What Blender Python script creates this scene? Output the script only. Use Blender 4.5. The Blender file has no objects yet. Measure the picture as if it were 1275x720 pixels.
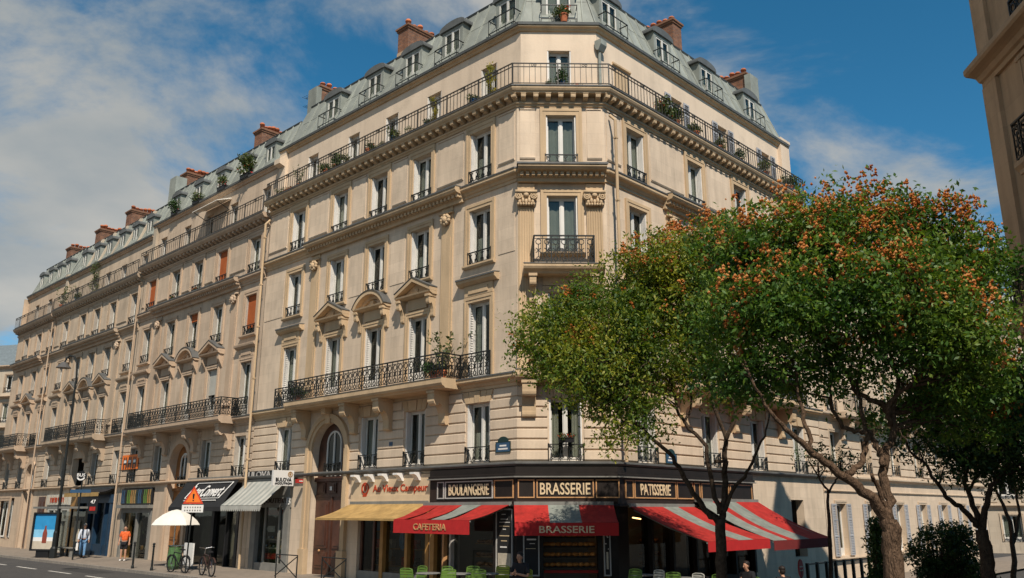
import bpy, bmesh, math, random
import numpy as np
from mathutils import Matrix, Vector
random.seed(7); rng = np.random.default_rng(7)
scene = bpy.context.scene
COL = scene.collection
R_ = math.radians

# ------------------------------------------------------------------ camera, sky, sun, exposure
CAM_H, TILT, FPX = 2.42, math.atan(276/1050.), 1050.
cam = bpy.data.cameras.new('camera'); camo = bpy.data.objects.new('camera', cam); COL.objects.link(camo)
cam.sensor_width = 36; cam.lens = 36*FPX/1275; cam.clip_start = .1; cam.clip_end = 3000
camo.location = (0, 0, CAM_H); camo.rotation_euler = (math.pi/2+TILT, 0, 0)
scene.camera = camo
SUN_AZ, SUN_EL = R_(12.5), R_(48.5)            # to the right of straight behind the camera
to_sun = Vector((math.sin(SUN_AZ)*math.cos(SUN_EL), -math.cos(SUN_AZ)*math.cos(SUN_EL), math.sin(SUN_EL)))
sun = bpy.data.lights.new('sun', 'SUN'); sun.energy = 4.8; sun.angle = R_(.5); sun.color = (1, .905, .785)
suno = bpy.data.objects.new('sun', sun); COL.objects.link(suno)
suno.rotation_euler = to_sun.to_track_quat('Z', 'Y').to_euler(); suno.location = (0, 0, 60)

world = bpy.data.worlds.new('World'); scene.world = world; world.use_nodes = True
nt = world.node_tree; nt.nodes.clear()
def wn(t, **k):
    n = nt.nodes.new(t)
    for a, b in k.items(): setattr(n, a, b)
    return n
sky = wn('ShaderNodeTexSky', sky_type='NISHITA', sun_disc=False, sun_elevation=SUN_EL, sun_rotation=math.pi-SUN_AZ,
         altitude=200, air_density=.8, dust_density=0.0, ozone_density=4.0)
tc = wn('ShaderNodeTexCoord'); sep = wn('ShaderNodeSeparateXYZ'); nt.links.new(tc.outputs['Generated'], sep.inputs[0])
def mth(op, a, b=None, c=None):
    n = wn('ShaderNodeMath', operation=op)
    for i, v in enumerate((a, b, c)):
        if v is None: continue
        if isinstance(v, (int, float)): n.inputs[i].default_value = v
        else: nt.links.new(v, n.inputs[i])
    return n.outputs[0]
zc = mth('MAXIMUM', mth('ADD', sep.outputs[2], .22), .03)
px_ = mth('DIVIDE', sep.outputs[0], zc); py_ = mth('DIVIDE', sep.outputs[1], zc)
cmb = wn('ShaderNodeCombineXYZ'); nt.links.new(px_, cmb.inputs[0]); nt.links.new(py_, cmb.inputs[1]); cmb.inputs[2].default_value = 14.2
n1 = wn('ShaderNodeTexNoise'); n1.inputs['Scale'].default_value = 1.9; n1.inputs['Detail'].default_value = 9; n1.inputs['Roughness'].default_value = .61; n1.inputs['Distortion'].default_value = .35
nt.links.new(cmb.outputs[0], n1.inputs['Vector'])
# cloud cover grows towards the left of the view and low down
bias = mth('MULTIPLY', mth('ADD', sep.outputs[0], .05), -.19)
bias2 = mth('MULTIPLY', mth('SUBTRACT', .50, sep.outputs[2]), .3)
den = mth('ADD', mth('ADD', n1.outputs[0], bias), bias2)
mr = wn('ShaderNodeMapRange', interpolation_type='SMOOTHSTEP'); mr.inputs[1].default_value = .455; mr.inputs[2].default_value = .67
mr.inputs[4].default_value = .93
nt.links.new(den, mr.inputs[0])
n2 = wn('ShaderNodeTexNoise'); n2.inputs['Scale'].default_value = 3.4; n2.inputs['Detail'].default_value = 9
nt.links.new(cmb.outputs[0], n2.inputs['Vector'])
cr = wn('ShaderNodeValToRGB'); cr.color_ramp.elements[0].position = .3; cr.color_ramp.elements[0].color = (.38, .43, .455, 1)
cr.color_ramp.elements[1].position = .72; cr.color_ramp.elements[1].color = (.66, .635, .575, 1)
nt.links.new(n2.outputs[0], cr.inputs[0])
hs = wn('ShaderNodeHueSaturation'); hs.inputs['Saturation'].default_value = 1.25; hs.inputs['Value'].default_value = 1; hs.inputs['Hue'].default_value = .480
nt.links.new(sky.outputs[0], hs.inputs['Color'])
b1 = wn('ShaderNodeBackground'); b1.inputs[1].default_value = .11; nt.links.new(hs.outputs[0], b1.inputs[0])
b2 = wn('ShaderNodeBackground'); b2.inputs[1].default_value = .75; nt.links.new(cr.outputs[0], b2.inputs[0])
mx = wn('ShaderNodeMixShader'); nt.links.new(mr.outputs[0], mx.inputs[0]); nt.links.new(b1.outputs[0], mx.inputs[1]); nt.links.new(b2.outputs[0], mx.inputs[2])
wo = wn('ShaderNodeOutputWorld'); nt.links.new(mx.outputs[0], wo.inputs[0])
vs = scene.view_settings; vs.view_transform = 'Standard'; vs.look = 'None'; vs.exposure = .12; vs.gamma = 1; vs.use_curve_mapping = False

# ------------------------------------------------------------------ geometry of the place (metres, camera at the origin looking along +Y)
def ray(x, y):
    a, b = x-637.5, 360-y
    return Vector((a, FPX*math.cos(TILT)-b*math.sin(TILT), b*math.cos(TILT)+FPX*math.sin(TILT)))
def at(x, y, Y):
    r = ray(x, y); r = r*(Y/r.y); r.z += CAM_H; return r
Lx = Vector((-math.sin(R_(46)), math.cos(R_(46)), 0)); Rx = Vector((math.sin(R_(44)), math.cos(R_(44)), 0))
nL, nR = -Rx, -Lx
TC = (Rx-Lx).normalized(); nC = Vector((TC.y, -TC.x, 0))
PA = Vector((.1755, 27, 0)); CW = 3.04; PB = PA+TC*CW; XR = .3        # XR: where the corner lies in the side front's own x
def FM(O, d, n): return Matrix(((d.x, n.x, 0, O.x), (d.y, n.y, 0, O.y), (0, 0, 1, O.z), (0, 0, 0, 1)))
FL, FC, FR = FM(PA, Lx, nL), FM(PA, -TC, nC), FM(PB+Rx*XR, -Rx, nR)
def pt(F, x, y, z): return F @ Vector((x, y, z))
def gz(x, y):
    t = min(1, max(0, (x-2.5)/7.)); return -.5*t*t*(3-2*t)

# ------------------------------------------------------------------ mesh helpers
class MB:
    def __init__(s): s.v = []; s.f = []
    def add(s, vs, fs):
        n = len(s.v); s.v += [tuple(p) for p in vs]; s.f += [tuple(i+n for i in f) for f in fs]; return s
    def box(s, x0, x1, y0, y1, z0, z1):
        return s.add([(x0,y0,z0),(x1,y0,z0),(x1,y1,z0),(x0,y1,z0),(x0,y0,z1),(x1,y0,z1),(x1,y1,z1),(x0,y1,z1)],
                     [(0,3,2,1),(4,5,6,7),(0,1,5,4),(1,2,6,5),(2,3,7,6),(3,0,4,7)])
    def quad(s, *p): return s.add(p, [tuple(range(len(p)))])
    def px(s, prof, xa, xb, ka=0, kb=0):           # (y,z) profile run along x, mitred by k at the ends
        n = len(prof); vs = [(xa+ka*y, y, z) for y, z in prof]+[(xb+kb*y, y, z) for y, z in prof]
        return s.add(vs, [tuple(range(n)), tuple(range(2*n-1, n-1, -1))]+[(i, (i+1) % n, n+(i+1) % n, n+i) for i in range(n)])
    def py(s, poly, y0, y1):                       # (x,z) polygon run along y
        n = len(poly); vs = [(x, y0, z) for x, z in poly]+[(x, y1, z) for x, z in poly]
        return s.add(vs, [tuple(range(n)), tuple(range(2*n-1, n-1, -1))]+[(i, (i+1) % n, n+(i+1) % n, n+i) for i in range(n)])
    def arc(s, cx, cz, r0, r1, a0, a1, y0, y1, n=10):
        A = [a0+(a1-a0)*i/n for i in range(n+1)]; vs = []
        for a in A:
            c, q = math.cos(a), math.sin(a)
            vs += [(cx+r0*c, y0, cz+r0*q), (cx+r1*c, y0, cz+r1*q), (cx+r1*c, y1, cz+r1*q), (cx+r0*c, y1, cz+r0*q)]
        fs = []
        for i in range(n):
            a, b = 4*i, 4*i+4
            fs += [(a+j, a+(j+1) % 4, b+(j+1) % 4, b+j) for j in range(4)]
        if abs(a1-a0) < 6.28: fs += [(0, 1, 2, 3), (4*n+3, 4*n+2, 4*n+1, 4*n)]
        return s.add(vs, fs)
    def ring(s, cx, cz, r, t, y0, y1, n=10): return s.arc(cx, cz, r-t, r, 0, 2*math.pi, y0, y1, n)
    def tube(s, P, rad, n=6):
        P = [Vector(p) for p in P]; m = len(P)
        if isinstance(rad, (int, float)): rad = [rad]*m
        vs = []; up = None
        for i in range(m):
            t = (P[min(i+1, m-1)]-P[max(i-1, 0)])
            if t.length < 1e-6: t = Vector((0, 0, 1))
            t.normalize()
            if up is None: up = Vector((0, 0, 1)) if abs(t.z) < .9 else Vector((1, 0, 0))
            a = t.cross(up); a = a.normalized() if a.length > 1e-5 else t.orthogonal().normalized()
            b = a.cross(t); up = b
            for k in range(n):
                q = 2*math.pi*k/n; vs.append(P[i]+(a*math.cos(q)+b*math.sin(q))*rad[i])
        fs = [(i*n+k, i*n+(k+1) % n, (i+1)*n+(k+1) % n, (i+1)*n+k) for i in range(m-1) for k in range(n)]
        fs += [tuple(range(n-1, -1, -1)), tuple(range((m-1)*n, m*n))]
        return s.add(vs, fs)
    def lathe(s, prof, n=12, c=(0, 0, 0)):
        vs = [(c[0]+r*math.cos(2*math.pi*k/n), c[1]+r*math.sin(2*math.pi*k/n), c[2]+z) for r, z in prof for k in range(n)]
        m = len(prof)
        fs = [(i*n+k, i*n+(k+1) % n, (i+1)*n+(k+1) % n, (i+1)*n+k) for i in range(m-1) for k in range(n)]
        fs += [tuple(range(n-1, -1, -1)), tuple(range((m-1)*n, m*n))]
        return s.add(vs, fs)
    def ball(s, c, rx, ry, rz, n=10, m=7):
        prof = [(math.sin(math.pi*i/m), -math.cos(math.pi*i/m)) for i in range(m+1)]
        k0 = len(s.v); s.lathe([(max(r, .01), z) for r, z in prof], n)
        for i in range(k0, len(s.v)):
            x, y, z = s.v[i]; s.v[i] = (c[0]+x*rx, c[1]+y*ry, c[2]+z*rz)
        return s
    def mesh(s, name, mat, smooth=False):
        me = bpy.data.meshes.new(name); me.from_pydata(s.v, [], s.f)
        b = bmesh.new(); b.from_mesh(me); bmesh.ops.recalc_face_normals(b, faces=b.faces); b.to_mesh(me); b.free()
        me.materials.append(mat)
        if smooth:
            for p in me.polygons: p.use_smooth = True
        return me
WM = {}
def ob(name, me, parent=None, M=None):
    if isinstance(me, tuple): me = me[0].mesh(name, *me[1:])
    o = bpy.data.objects.new(name, me); COL.objects.link(o)
    M = M if M is not None else Matrix()
    if parent is not None:
        o.parent = parent; o.matrix_basis = WM[parent.name].inverted() @ M
    else: o.matrix_basis = M
    WM[o.name] = M.copy(); return o
def tag(o, label, cat=None, group=None, kind=None):
    o['label'] = label
    if cat: o['category'] = cat
    if group: o['group'] = group
    if kind: o['kind'] = kind
    return o
def thing(name, label, cat, M=None, group=None):
    o = ob(name, None, None, M); o.empty_display_size = .3; return tag(o, label, cat, group)
def T(x, y, z): return Matrix.Translation((x, y, z))
def RZ(a): return Matrix.Rotation(a, 4, 'Z')
CACHE = {}
def cached(key, fn):
    if key not in CACHE: CACHE[key] = fn()
    return CACHE[key]
def copy_tree(o, M):
    old = WM[o.name]
    def rec(a, p):
        c = a.copy(); COL.objects.link(c); m = M @ old.inverted() @ WM[a.name]; WM[c.name] = m
        if p is not None: c.parent = p; c.matrix_basis = WM[p.name].inverted() @ m
        else: c.matrix_basis = m
        for ch in KIDS(a): rec(ch, c)
        return c
    return rec(o, None)
def KIDS(a): return [x for x in list(COL.objects) if x.parent == a]

# ------------------------------------------------------------------ materials
def mat(name, col, rough=.75, metal=0, var=.12, scale=2.5, bump=0, bscale=30, streak=0, spec=.3, orand=.06, dirt=None, ashlar=0, bz=1):
    m = bpy.data.materials.new(name); m.use_nodes = True; t = m.node_tree; N = t.nodes; K = t.links
    p = N['Principled BSDF']; p.inputs['Roughness'].default_value = rough; p.inputs['Metallic'].default_value = metal
    p.inputs['Specular IOR Level'].default_value = spec
    tcn = N.new('ShaderNodeTexCoord')
    oi = N.new('ShaderNodeObjectInfo')
    vadd = N.new('ShaderNodeVectorMath'); vadd.operation = 'ADD'; K.new(tcn.outputs['Object'], vadd.inputs[0])
    rsc = N.new('ShaderNodeMath'); rsc.operation = 'MULTIPLY'; rsc.inputs[1].default_value = 37; K.new(oi.outputs['Random'], rsc.inputs[0]); K.new(rsc.outputs[0], vadd.inputs[1])
    no = N.new('ShaderNodeTexNoise'); no.inputs['Scale'].default_value = scale; no.inputs['Detail'].default_value = 7; no.inputs['Roughness'].default_value = .62
    K.new(vadd.outputs[0], no.inputs['Vector'])
    mrn = N.new('ShaderNodeMapRange'); mrn.inputs[1].default_value = .3; mrn.inputs[2].default_value = .7; mrn.inputs[3].default_value = 1-var; mrn.inputs[4].default_value = 1+var
    K.new(no.outputs[0], mrn.inputs[0])
    last = mrn.outputs[0]
    def mul(a, b):
        q = N.new('ShaderNodeMath'); q.operation = 'MULTIPLY'; K.new(a, q.inputs[0]); K.new(b, q.inputs[1]); return q.outputs[0]
    r2 = N.new('ShaderNodeMapRange'); r2.inputs[3].default_value = 1-orand; r2.inputs[4].default_value = 1+orand; K.new(oi.outputs['Random'], r2.inputs[0])
    last = mul(last, r2.outputs[0])
    if streak:                                     # rain streaks: noise stretched along the height
        mp = N.new('ShaderNodeMapping'); mp.inputs['Scale'].default_value = (1.5, 1.5, .2); K.new(tcn.outputs['Object'], mp.inputs[0])
        s2 = N.new('ShaderNodeTexNoise'); s2.inputs['Scale'].default_value = 1.3; s2.inputs['Detail'].default_value = 6; s2.inputs['Roughness'].default_value = .7; K.new(mp.outputs[0], s2.inputs['Vector'])
        m3 = N.new('ShaderNodeMapRange'); m3.inputs[1].default_value = .42; m3.inputs[2].default_value = .68; m3.inputs[3].default_value = 1; m3.inputs[4].default_value = 1-streak; K.new(s2.outputs[0], m3.inputs[0])
        last = mul(last, m3.outputs[0])
    rgb = N.new('ShaderNodeMix'); rgb.data_type = 'RGBA'; rgb.blend_type = 'MULTIPLY'; rgb.inputs[0].default_value = 1
    rgb.inputs[6].default_value = (*col, 1); K.new(last, rgb.inputs[7])
    out = rgb.outputs[2]
    if ashlar:                                     # limestone blocks: tone shifts from block to block and fine joints
        sp_ = N.new('ShaderNodeSeparateXYZ'); K.new(tcn.outputs['Object'], sp_.inputs[0]); cb_ = N.new('ShaderNodeCombineXYZ'); K.new(sp_.outputs[0], cb_.inputs[0]); K.new(sp_.outputs[2], cb_.inputs[1])
        bt = N.new('ShaderNodeTexBrick'); bt.inputs['Scale'].default_value = 1; bt.inputs['Brick Width'].default_value = .95; bt.inputs['Row Height'].default_value = .42; bt.inputs['Mortar Size'].default_value = .006; bt.inputs['Mortar Smooth'].default_value = .3
        bt.inputs['Color1'].default_value = (1-ashlar,)*3+(1,); bt.inputs['Color2'].default_value = (1+ashlar*.5,)*3+(1,); bt.inputs['Mortar'].default_value = (1-ashlar*2.2,)*3+(1,); K.new(cb_.outputs[0], bt.inputs['Vector'])
        x3 = N.new('ShaderNodeMix'); x3.data_type = 'RGBA'; x3.blend_type = 'MULTIPLY'; x3.inputs[0].default_value = 1; K.new(out, x3.inputs[6]); K.new(bt.outputs[0], x3.inputs[7]); out = x3.outputs[2]
    if dirt:
        d = N.new('ShaderNodeTexNoise'); d.inputs['Scale'].default_value = .55; d.inputs['Detail'].default_value = 9; d.inputs['Roughness'].default_value = .7; K.new(vadd.outputs[0], d.inputs['Vector'])
        dm = N.new('ShaderNodeMapRange'); dm.inputs[1].default_value = .48; dm.inputs[2].default_value = .8; dm.inputs[4].default_value = .75; K.new(d.outputs[0], dm.inputs[0])
        x2 = N.new('ShaderNodeMix'); x2.data_type = 'RGBA'; K.new(dm.outputs[0], x2.inputs[0]); K.new(out, x2.inputs[6]); x2.inputs[7].default_value = (*dirt, 1); out = x2.outputs[2]
    K.new(out, p.inputs['Base Color'])
    if bump:
        bn = N.new('ShaderNodeTexNoise'); bn.inputs['Scale'].default_value = bscale; bn.inputs['Detail'].default_value = 5; bm_ = N.new('ShaderNodeMapping'); bm_.inputs['Scale'].default_value = (1, 1, bz); K.new(tcn.outputs['Object'], bm_.inputs[0]); K.new(bm_.outputs[0], bn.inputs['Vector'])
        bu = N.new('ShaderNodeBump'); bu.inputs['Strength'].default_value = bump; bu.inputs['Distance'].default_value = .02; K.new(bn.outputs[0], bu.inputs['Height']); K.new(bu.outputs[0], p.inputs['Normal'])
    return m
def stone(name, col, dirt, streak=.16, ash=.07): return mat(name, col, .9, var=.12, scale=1.1, bump=.25, bscale=18, streak=streak, dirt=dirt, spec=.15, ashlar=ash)
S1 = stone('limestone_corner', (.675, .54, .40), (.50, .385, .275), .22)
S1t = stone('limestone_trim', (.555, .405, .25), (.385, .275, .17), .2, 0)
S1r = stone('plaster_attic', (.67, .54, .405), (.55, .43, .32), .15, 0)
S2 = stone('limestone_second', (.57, .445, .325), (.38, .29, .21), .28); S2t = stone('limestone_second_trim', (.52, .385, .27), (.34, .25, .175), .2, 0)
S3 = stone('limestone_third', (.56, .445, .325), (.38, .295, .215), .28); S3t = stone('limestone_third_trim', (.49, .375, .265), (.33, .25, .175), .2, 0)
S4 = stone('limestone_fourth', (.59, .45, .32), (.42, .315, .22), .24); S4t = stone('limestone_fourth_trim', (.50, .37, .26), (.34, .25, .17), .2, 0)
S5 = stone('plaster_side_street', (.62, .49, .36), (.5, .38, .27), .14); S5t = stone('plaster_side_trim', (.55, .43, .31), (.42, .32, .22), .1)
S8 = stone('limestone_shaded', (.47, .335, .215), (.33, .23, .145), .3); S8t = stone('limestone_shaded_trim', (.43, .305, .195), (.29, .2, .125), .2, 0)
S6 = stone('pale_render', (.5, .42, .32), (.38, .3, .22), .2)
ZN = mat('zinc', (.27, .285, .248), .62, .0, var=.16, scale=1.7, bump=.1, bscale=6, streak=.2, dirt=(.19, .21, .187), spec=.3, orand=.16)
ZD = mat('dark_zinc', (.13, .135, .13), .6, .2, var=.2, streak=.1)
SLATE = mat('slate', (.16, .19, .2), .6, var=.2, scale=4)
LEAD = mat('lead', (.12, .12, .115), .6, .2, var=.2, streak=.2)
IRON = mat('iron', (.018, .02, .019), .45, .3, var=.2, spec=.4)
RAILP = mat('rail_paint', (.055, .05, .043), .5, var=.2)
WHITE = mat('white_paint', (.62, .60, .55), .5, var=.06)
SHUT = mat('shutter_paint', (.66, .63, .58), .55, var=.1)
SHUTM = mat('shutter_grey', (.36, .36, .37), .55, var=.08)
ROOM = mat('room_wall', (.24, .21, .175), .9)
CURT = mat('curtain', (.60, .58, .53), .9, var=.08)
CURD = mat('curtain_grey', (.47, .48, .45), .9, var=.1)
DOORW = mat('door_wood', (.075, .028, .016), .42, var=.35, scale=3, streak=.3, spec=.5)
OAK = mat('oak_door', (.27, .115, .035), .5, var=.3, scale=3, streak=.25)
OCHRE = mat('ochre_post', (.36, .19, .055), .5, var=.2)
BLKW = mat('black_timber', (.017, .013, .011), .55, var=.25, spec=.2)
BRNW = mat('brown_fascia', (.03, .019, .015), .55, var=.25, spec=.2)
BLUEW = mat('blue_timber', (.014, .04, .078), .45, var=.2, spec=.4)
GOLD = mat('tan_moulding', (.50, .27, .12), .5, var=.12)
LETT = mat('cream_lettering', (.62, .48, .30), .5, var=.1)
GREYM = mat('silver_moulding', (.42, .40, .37), .5, var=.1)
RED = mat('red_canvas', (.37, .022, .016), .85, var=.22, scale=4, bump=.4, bscale=9, streak=.25)
REDL = mat('red_valance', (.44, .02, .02), .8, var=.1, scale=5)
GREYC = mat('grey_canvas', (.21, .225, .195), .85, var=.2, scale=4, bump=.4, bscale=9, streak=.25)
YEL = mat('yellow_canvas', (.41, .26, .095), .85, var=.18, scale=3, bump=.4, bscale=9, streak=.3)
BLKC = mat('black_canvas', (.02, .02, .021), .75, var=.2)
PALE = mat('pale_canvas', (.44, .43, .38), .8, var=.1, streak=.15)
PALD = mat('pale_canvas_stripe', (.30, .31, .28), .8, var=.1, streak=.15)
CREAMC = mat('cream_canvas', (.70, .66, .58), .8, var=.05)
SHUTD = mat('shutter_dull', (.40, .35, .29), .6, var=.15)
RUST = mat('rust_blind', (.40, .10, .025), .8, var=.12)
REDT = mat('red_lettering', (.42, .05, .015), .6)
TERRA = mat('terracotta', (.45, .14, .06), .75, var=.2, orand=.2)
PLASTERC = mat('chimney_render', (.42, .31, .21), .9, var=.2, bump=.2)
WHT = mat('white_plastic', (.72, .70, .66), .5, var=.04)
ORNG = mat('orange_plastic', (.75, .17, .02), .5, var=.05)
GRNC = mat('green_chair', (.10, .18, .03), .45, var=.08)
LIME = mat('lime_chair', (.30, .32, .03), .45, var=.08)
BLK = mat('black_plastic', (.012, .012, .013), .4)
SKIN = mat('skin', (.46, .25, .16), .55, var=.06)
HAIR = mat('dark_hair', (.02, .014, .011), .6)
GHAIR = mat('grey_hair', (.32, .28, .24), .7)
DENIM = mat('denim', (.12, .24, .40), .85, var=.2, scale=9)
LSHIRT = mat('pale_shirt', (.56, .60, .66), .85, var=.1, scale=12)
OSHIRT = mat('orange_shirt', (.66, .12, .03), .85, var=.35, scale=14)
BCLOTH = mat('black_cloth', (.015, .015, .018), .85)
CHROME = mat('chrome', (.5, .5, .5), .25, 1, var=.05)
RUBBER = mat('rubber', (.014, .014, .014), .7)
BLUEP = mat('blue_pot', (.02, .07, .16), .35, var=.1)
GREYS = mat('grey_shopfront', (.20, .195, .175), .55, var=.15, streak=.15)
ASPH = mat('asphalt', (.062, .058, .054), .9, var=.2, scale=6, bump=.5, bscale=90, dirt=(.09, .082, .072))
PAVE = mat('pavement', (.225, .185, .145), .9, var=.18, scale=3, bump=.3, bscale=60, dirt=(.15, .125, .1))
KERB = mat('kerb_granite', (.24, .21, .175), .85, var=.2, scale=8, bump=.2)
MARK = mat('road_paint', (.55, .52, .46), .8, var=.3, scale=9)
BARK = mat('bark', (.14, .09, .058), .95, var=.5, scale=14, bump=4, bscale=40, bz=.22, dirt=(.06, .045, .03), spec=.1)
BARKD = mat('bark_dark', (.075, .053, .037), .95, var=.45, scale=12, bump=3, bscale=40, bz=.22, spec=.1)
SOIL = mat('soil', (.05, .035, .025), .95)
BREAD = mat('bread', (.42, .17, .04), .7, var=.3, scale=6, orand=.35)
PAPER = mat('paper', (.50, .44, .34), .8, var=.2, scale=9)
CHALK = mat('chalkboard', (.02, .02, .02), .7)
PLQ = mat('blue_enamel', (.03, .075, .14), .35)
PLQG = mat('green_enamel', (.012, .032, .03), .35)
SAND = mat('print_sand', (.55, .47, .36), .5); SKYP = mat('print_sky', (.03, .25, .50), .4); SKYP2 = mat('print_pale_sky', (.22, .50, .68), .4); BOTT = mat('print_bottle', (.22, .05, .03), .4)
def brick_mat():
    m = bpy.data.materials.new('brick'); m.use_nodes = True; t = m.node_tree; p = t.nodes['Principled BSDF']; p.inputs['Roughness'].default_value = .9
    c = t.nodes.new('ShaderNodeTexCoord'); mp = t.nodes.new('ShaderNodeMapping'); mp.inputs['Rotation'].default_value = (R_(90), 0, 0); t.links.new(c.outputs['Object'], mp.inputs[0])
    sx = t.nodes.new('ShaderNodeSeparateXYZ'); t.links.new(c.outputs['Object'], sx.inputs[0])
    ad = t.nodes.new('ShaderNodeMath'); t.links.new(sx.outputs[0], ad.inputs[0]); t.links.new(sx.outputs[1], ad.inputs[1])
    cb = t.nodes.new('ShaderNodeCombineXYZ'); t.links.new(ad.outputs[0], cb.inputs[0]); t.links.new(sx.outputs[2], cb.inputs[1])
    b = t.nodes.new('ShaderNodeTexBrick'); b.inputs['Scale'].default_value = 1; b.inputs['Brick Width'].default_value = .23; b.inputs['Row Height'].default_value = .08; b.inputs['Mortar Size'].default_value = .009
    b.inputs['Color1'].default_value = (.24, .095, .042, 1); b.inputs['Color2'].default_value = (.15, .058, .03, 1); b.inputs['Mortar'].default_value = (.15, .125, .1, 1)
    t.links.new(cb.outputs[0], b.inputs['Vector'])
    no = t.nodes.new('ShaderNodeTexNoise'); no.inputs['Scale'].default_value = 3; no.inputs['Detail'].default_value = 6; t.links.new(c.outputs['Object'], no.inputs['Vector'])
    mr_ = t.nodes.new('ShaderNodeMapRange'); mr_.inputs[1].default_value = .3; mr_.inputs[2].default_value = .7; mr_.inputs[3].default_value = .65; mr_.inputs[4].default_value = 1.3; t.links.new(no.outputs[0], mr_.inputs[0])
    mm = t.nodes.new('ShaderNodeMix'); mm.data_type = 'RGBA'; mm.blend_type = 'MULTIPLY'; mm.inputs[0].default_value = 1; t.links.new(b.outputs[0], mm.inputs[6]); t.links.new(mr_.outputs[0], mm.inputs[7])
    t.links.new(mm.outputs[2], p.inputs['Base Color'])
    bu = t.nodes.new('ShaderNodeBump'); bu.inputs['Strength'].default_value = .5; bu.inputs['Distance'].default_value = .02; bu.invert = True; t.links.new(b.outputs['Fac'], bu.inputs['Height']); t.links.new(bu.outputs[0], p.inputs['Normal'])
    return m
BRICK = brick_mat()
def glass_mat(name, tint, ior=1.6, wob=.012):
    m = bpy.data.materials.new(name); m.use_nodes = True; t = m.node_tree; t.nodes.clear()
    o = t.nodes.new('ShaderNodeOutputMaterial'); x = t.nodes.new('ShaderNodeMixShader'); tr = t.nodes.new('ShaderNodeBsdfTransparent'); g = t.nodes.new('ShaderNodeBsdfGlossy'); geo = t.nodes.new('ShaderNodeNewGeometry'); dt = t.nodes.new('ShaderNodeVectorMath'); dt.operation = 'DOT_PRODUCT'; t.links.new(geo.outputs['Incoming'], dt.inputs[0]); t.links.new(geo.outputs['Normal'], dt.inputs[1])
    def m1(op, a, b):
        q = t.nodes.new('ShaderNodeMath'); q.operation = op
        for i_, v_ in enumerate((a, b)):
            if isinstance(v_, (int, float)): q.inputs[i_].default_value = v_
            else: t.links.new(v_, q.inputs[i_])
        return q.outputs[0]
    f0 = ((ior-1)/(ior+1))**2; fac = m1('ADD', m1('MULTIPLY', m1('POWER', m1('SUBTRACT', 1, m1('ABSOLUTE', dt.outputs['Value'], 0)), 5), 1-f0), f0)      # Schlick
    tr.inputs[0].default_value = (*tint, 1); g.inputs['Roughness'].default_value = .02; g.inputs['Color'].default_value = (.8, .8, .74, 1)
    c = t.nodes.new('ShaderNodeTexCoord'); n = t.nodes.new('ShaderNodeTexNoise'); n.inputs['Scale'].default_value = 1.8; b = t.nodes.new('ShaderNodeBump'); b.inputs['Strength'].default_value = .25; b.inputs['Distance'].default_value = wob
    oi = t.nodes.new('ShaderNodeObjectInfo'); va = t.nodes.new('ShaderNodeVectorMath'); va.inputs[1].default_value = (0, 0, 0); ml = t.nodes.new('ShaderNodeMath'); ml.operation = 'MULTIPLY'; ml.inputs[1].default_value = 50
    t.links.new(oi.outputs['Random'], ml.inputs[0]); t.links.new(c.outputs['Object'], va.inputs[0]); t.links.new(ml.outputs[0], va.inputs[1]); t.links.new(va.outputs[0], n.inputs['Vector'])
    t.links.new(n.outputs[0], b.inputs['Height']); t.links.new(b.outputs[0], g.inputs['Normal'])
    t.links.new(fac, x.inputs[0]); t.links.new(tr.outputs[0], x.inputs[1]); t.links.new(g.outputs[0], x.inputs[2]); t.links.new(x.outputs[0], o.inputs[0])
    return m
GLASS = glass_mat('window_glass', (.72, .74, .71), 1.5)
SHOPG = glass_mat('shop_glass', (.7, .72, .7), 1.6, .004)
def leaf_mat(name, c1, c2, c3, tr=.3):
    m = bpy.data.materials.new(name); m.use_nodes = True; t = m.node_tree; t.nodes.clear(); K = t.links
    o = t.nodes.new('ShaderNodeOutputMaterial'); p = t.nodes.new('ShaderNodeBsdfPrincipled'); p.inputs['Roughness'].default_value = .5; p.inputs['Specular IOR Level'].default_value = .35
    g = t.nodes.new('ShaderNodeNewGeometry'); c = t.nodes.new('ShaderNodeTexCoord'); n = t.nodes.new('ShaderNodeTexNoise'); n.inputs['Scale'].default_value = .9; n.inputs['Detail'].default_value = 3; K.new(c.outputs['Object'], n.inputs['Vector'])
    a = t.nodes.new('ShaderNodeMath'); a.operation = 'MULTIPLY_ADD'; a.inputs[1].default_value = .45; K.new(g.outputs['Random Per Island'], a.inputs[0]); K.new(n.outputs[0], a.inputs[2])
    r = t.nodes.new('ShaderNodeValToRGB'); e = r.color_ramp.elements; e[0].position = .42; e[0].color = (*c1, 1); e[1].position = .98; e[1].color = (*c3, 1); q = r.color_ramp.elements.new(.72); q.color = (*c2, 1)
    K.new(a.outputs[0], r.inputs[0]); K.new(r.outputs[0], p.inputs['Base Color'])
    l = t.nodes.new('ShaderNodeBsdfTranslucent'); h = t.nodes.new('ShaderNodeMix'); h.data_type = 'RGBA'; h.blend_type = 'MULTIPLY'; h.inputs[0].default_value = 1; K.new(r.outputs[0], h.inputs[6]); h.inputs[7].default_value = (1.3, 1.35, .5, 1); K.new(h.outputs[2], l.inputs[0])
    x = t.nodes.new('ShaderNodeMixShader'); x.inputs[0].default_value = tr; K.new(p.outputs[0], x.inputs[1]); K.new(l.outputs[0], x.inputs[2]); K.new(x.outputs[0], o.inputs[0])
    return m
LF_A = leaf_mat('leaf_light', (.042, .095, .015), (.115, .17, .022), (.31, .30, .035), .38)
LF_B = leaf_mat('leaf_green', (.030, .085, .018), (.075, .155, .024), (.17, .24, .035), .36)
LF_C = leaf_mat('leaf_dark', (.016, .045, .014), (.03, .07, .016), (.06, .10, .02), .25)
LF_P = leaf_mat('leaf_pot', (.035, .06, .02), (.07, .10, .03), (.17, .17, .06), .25)
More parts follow.
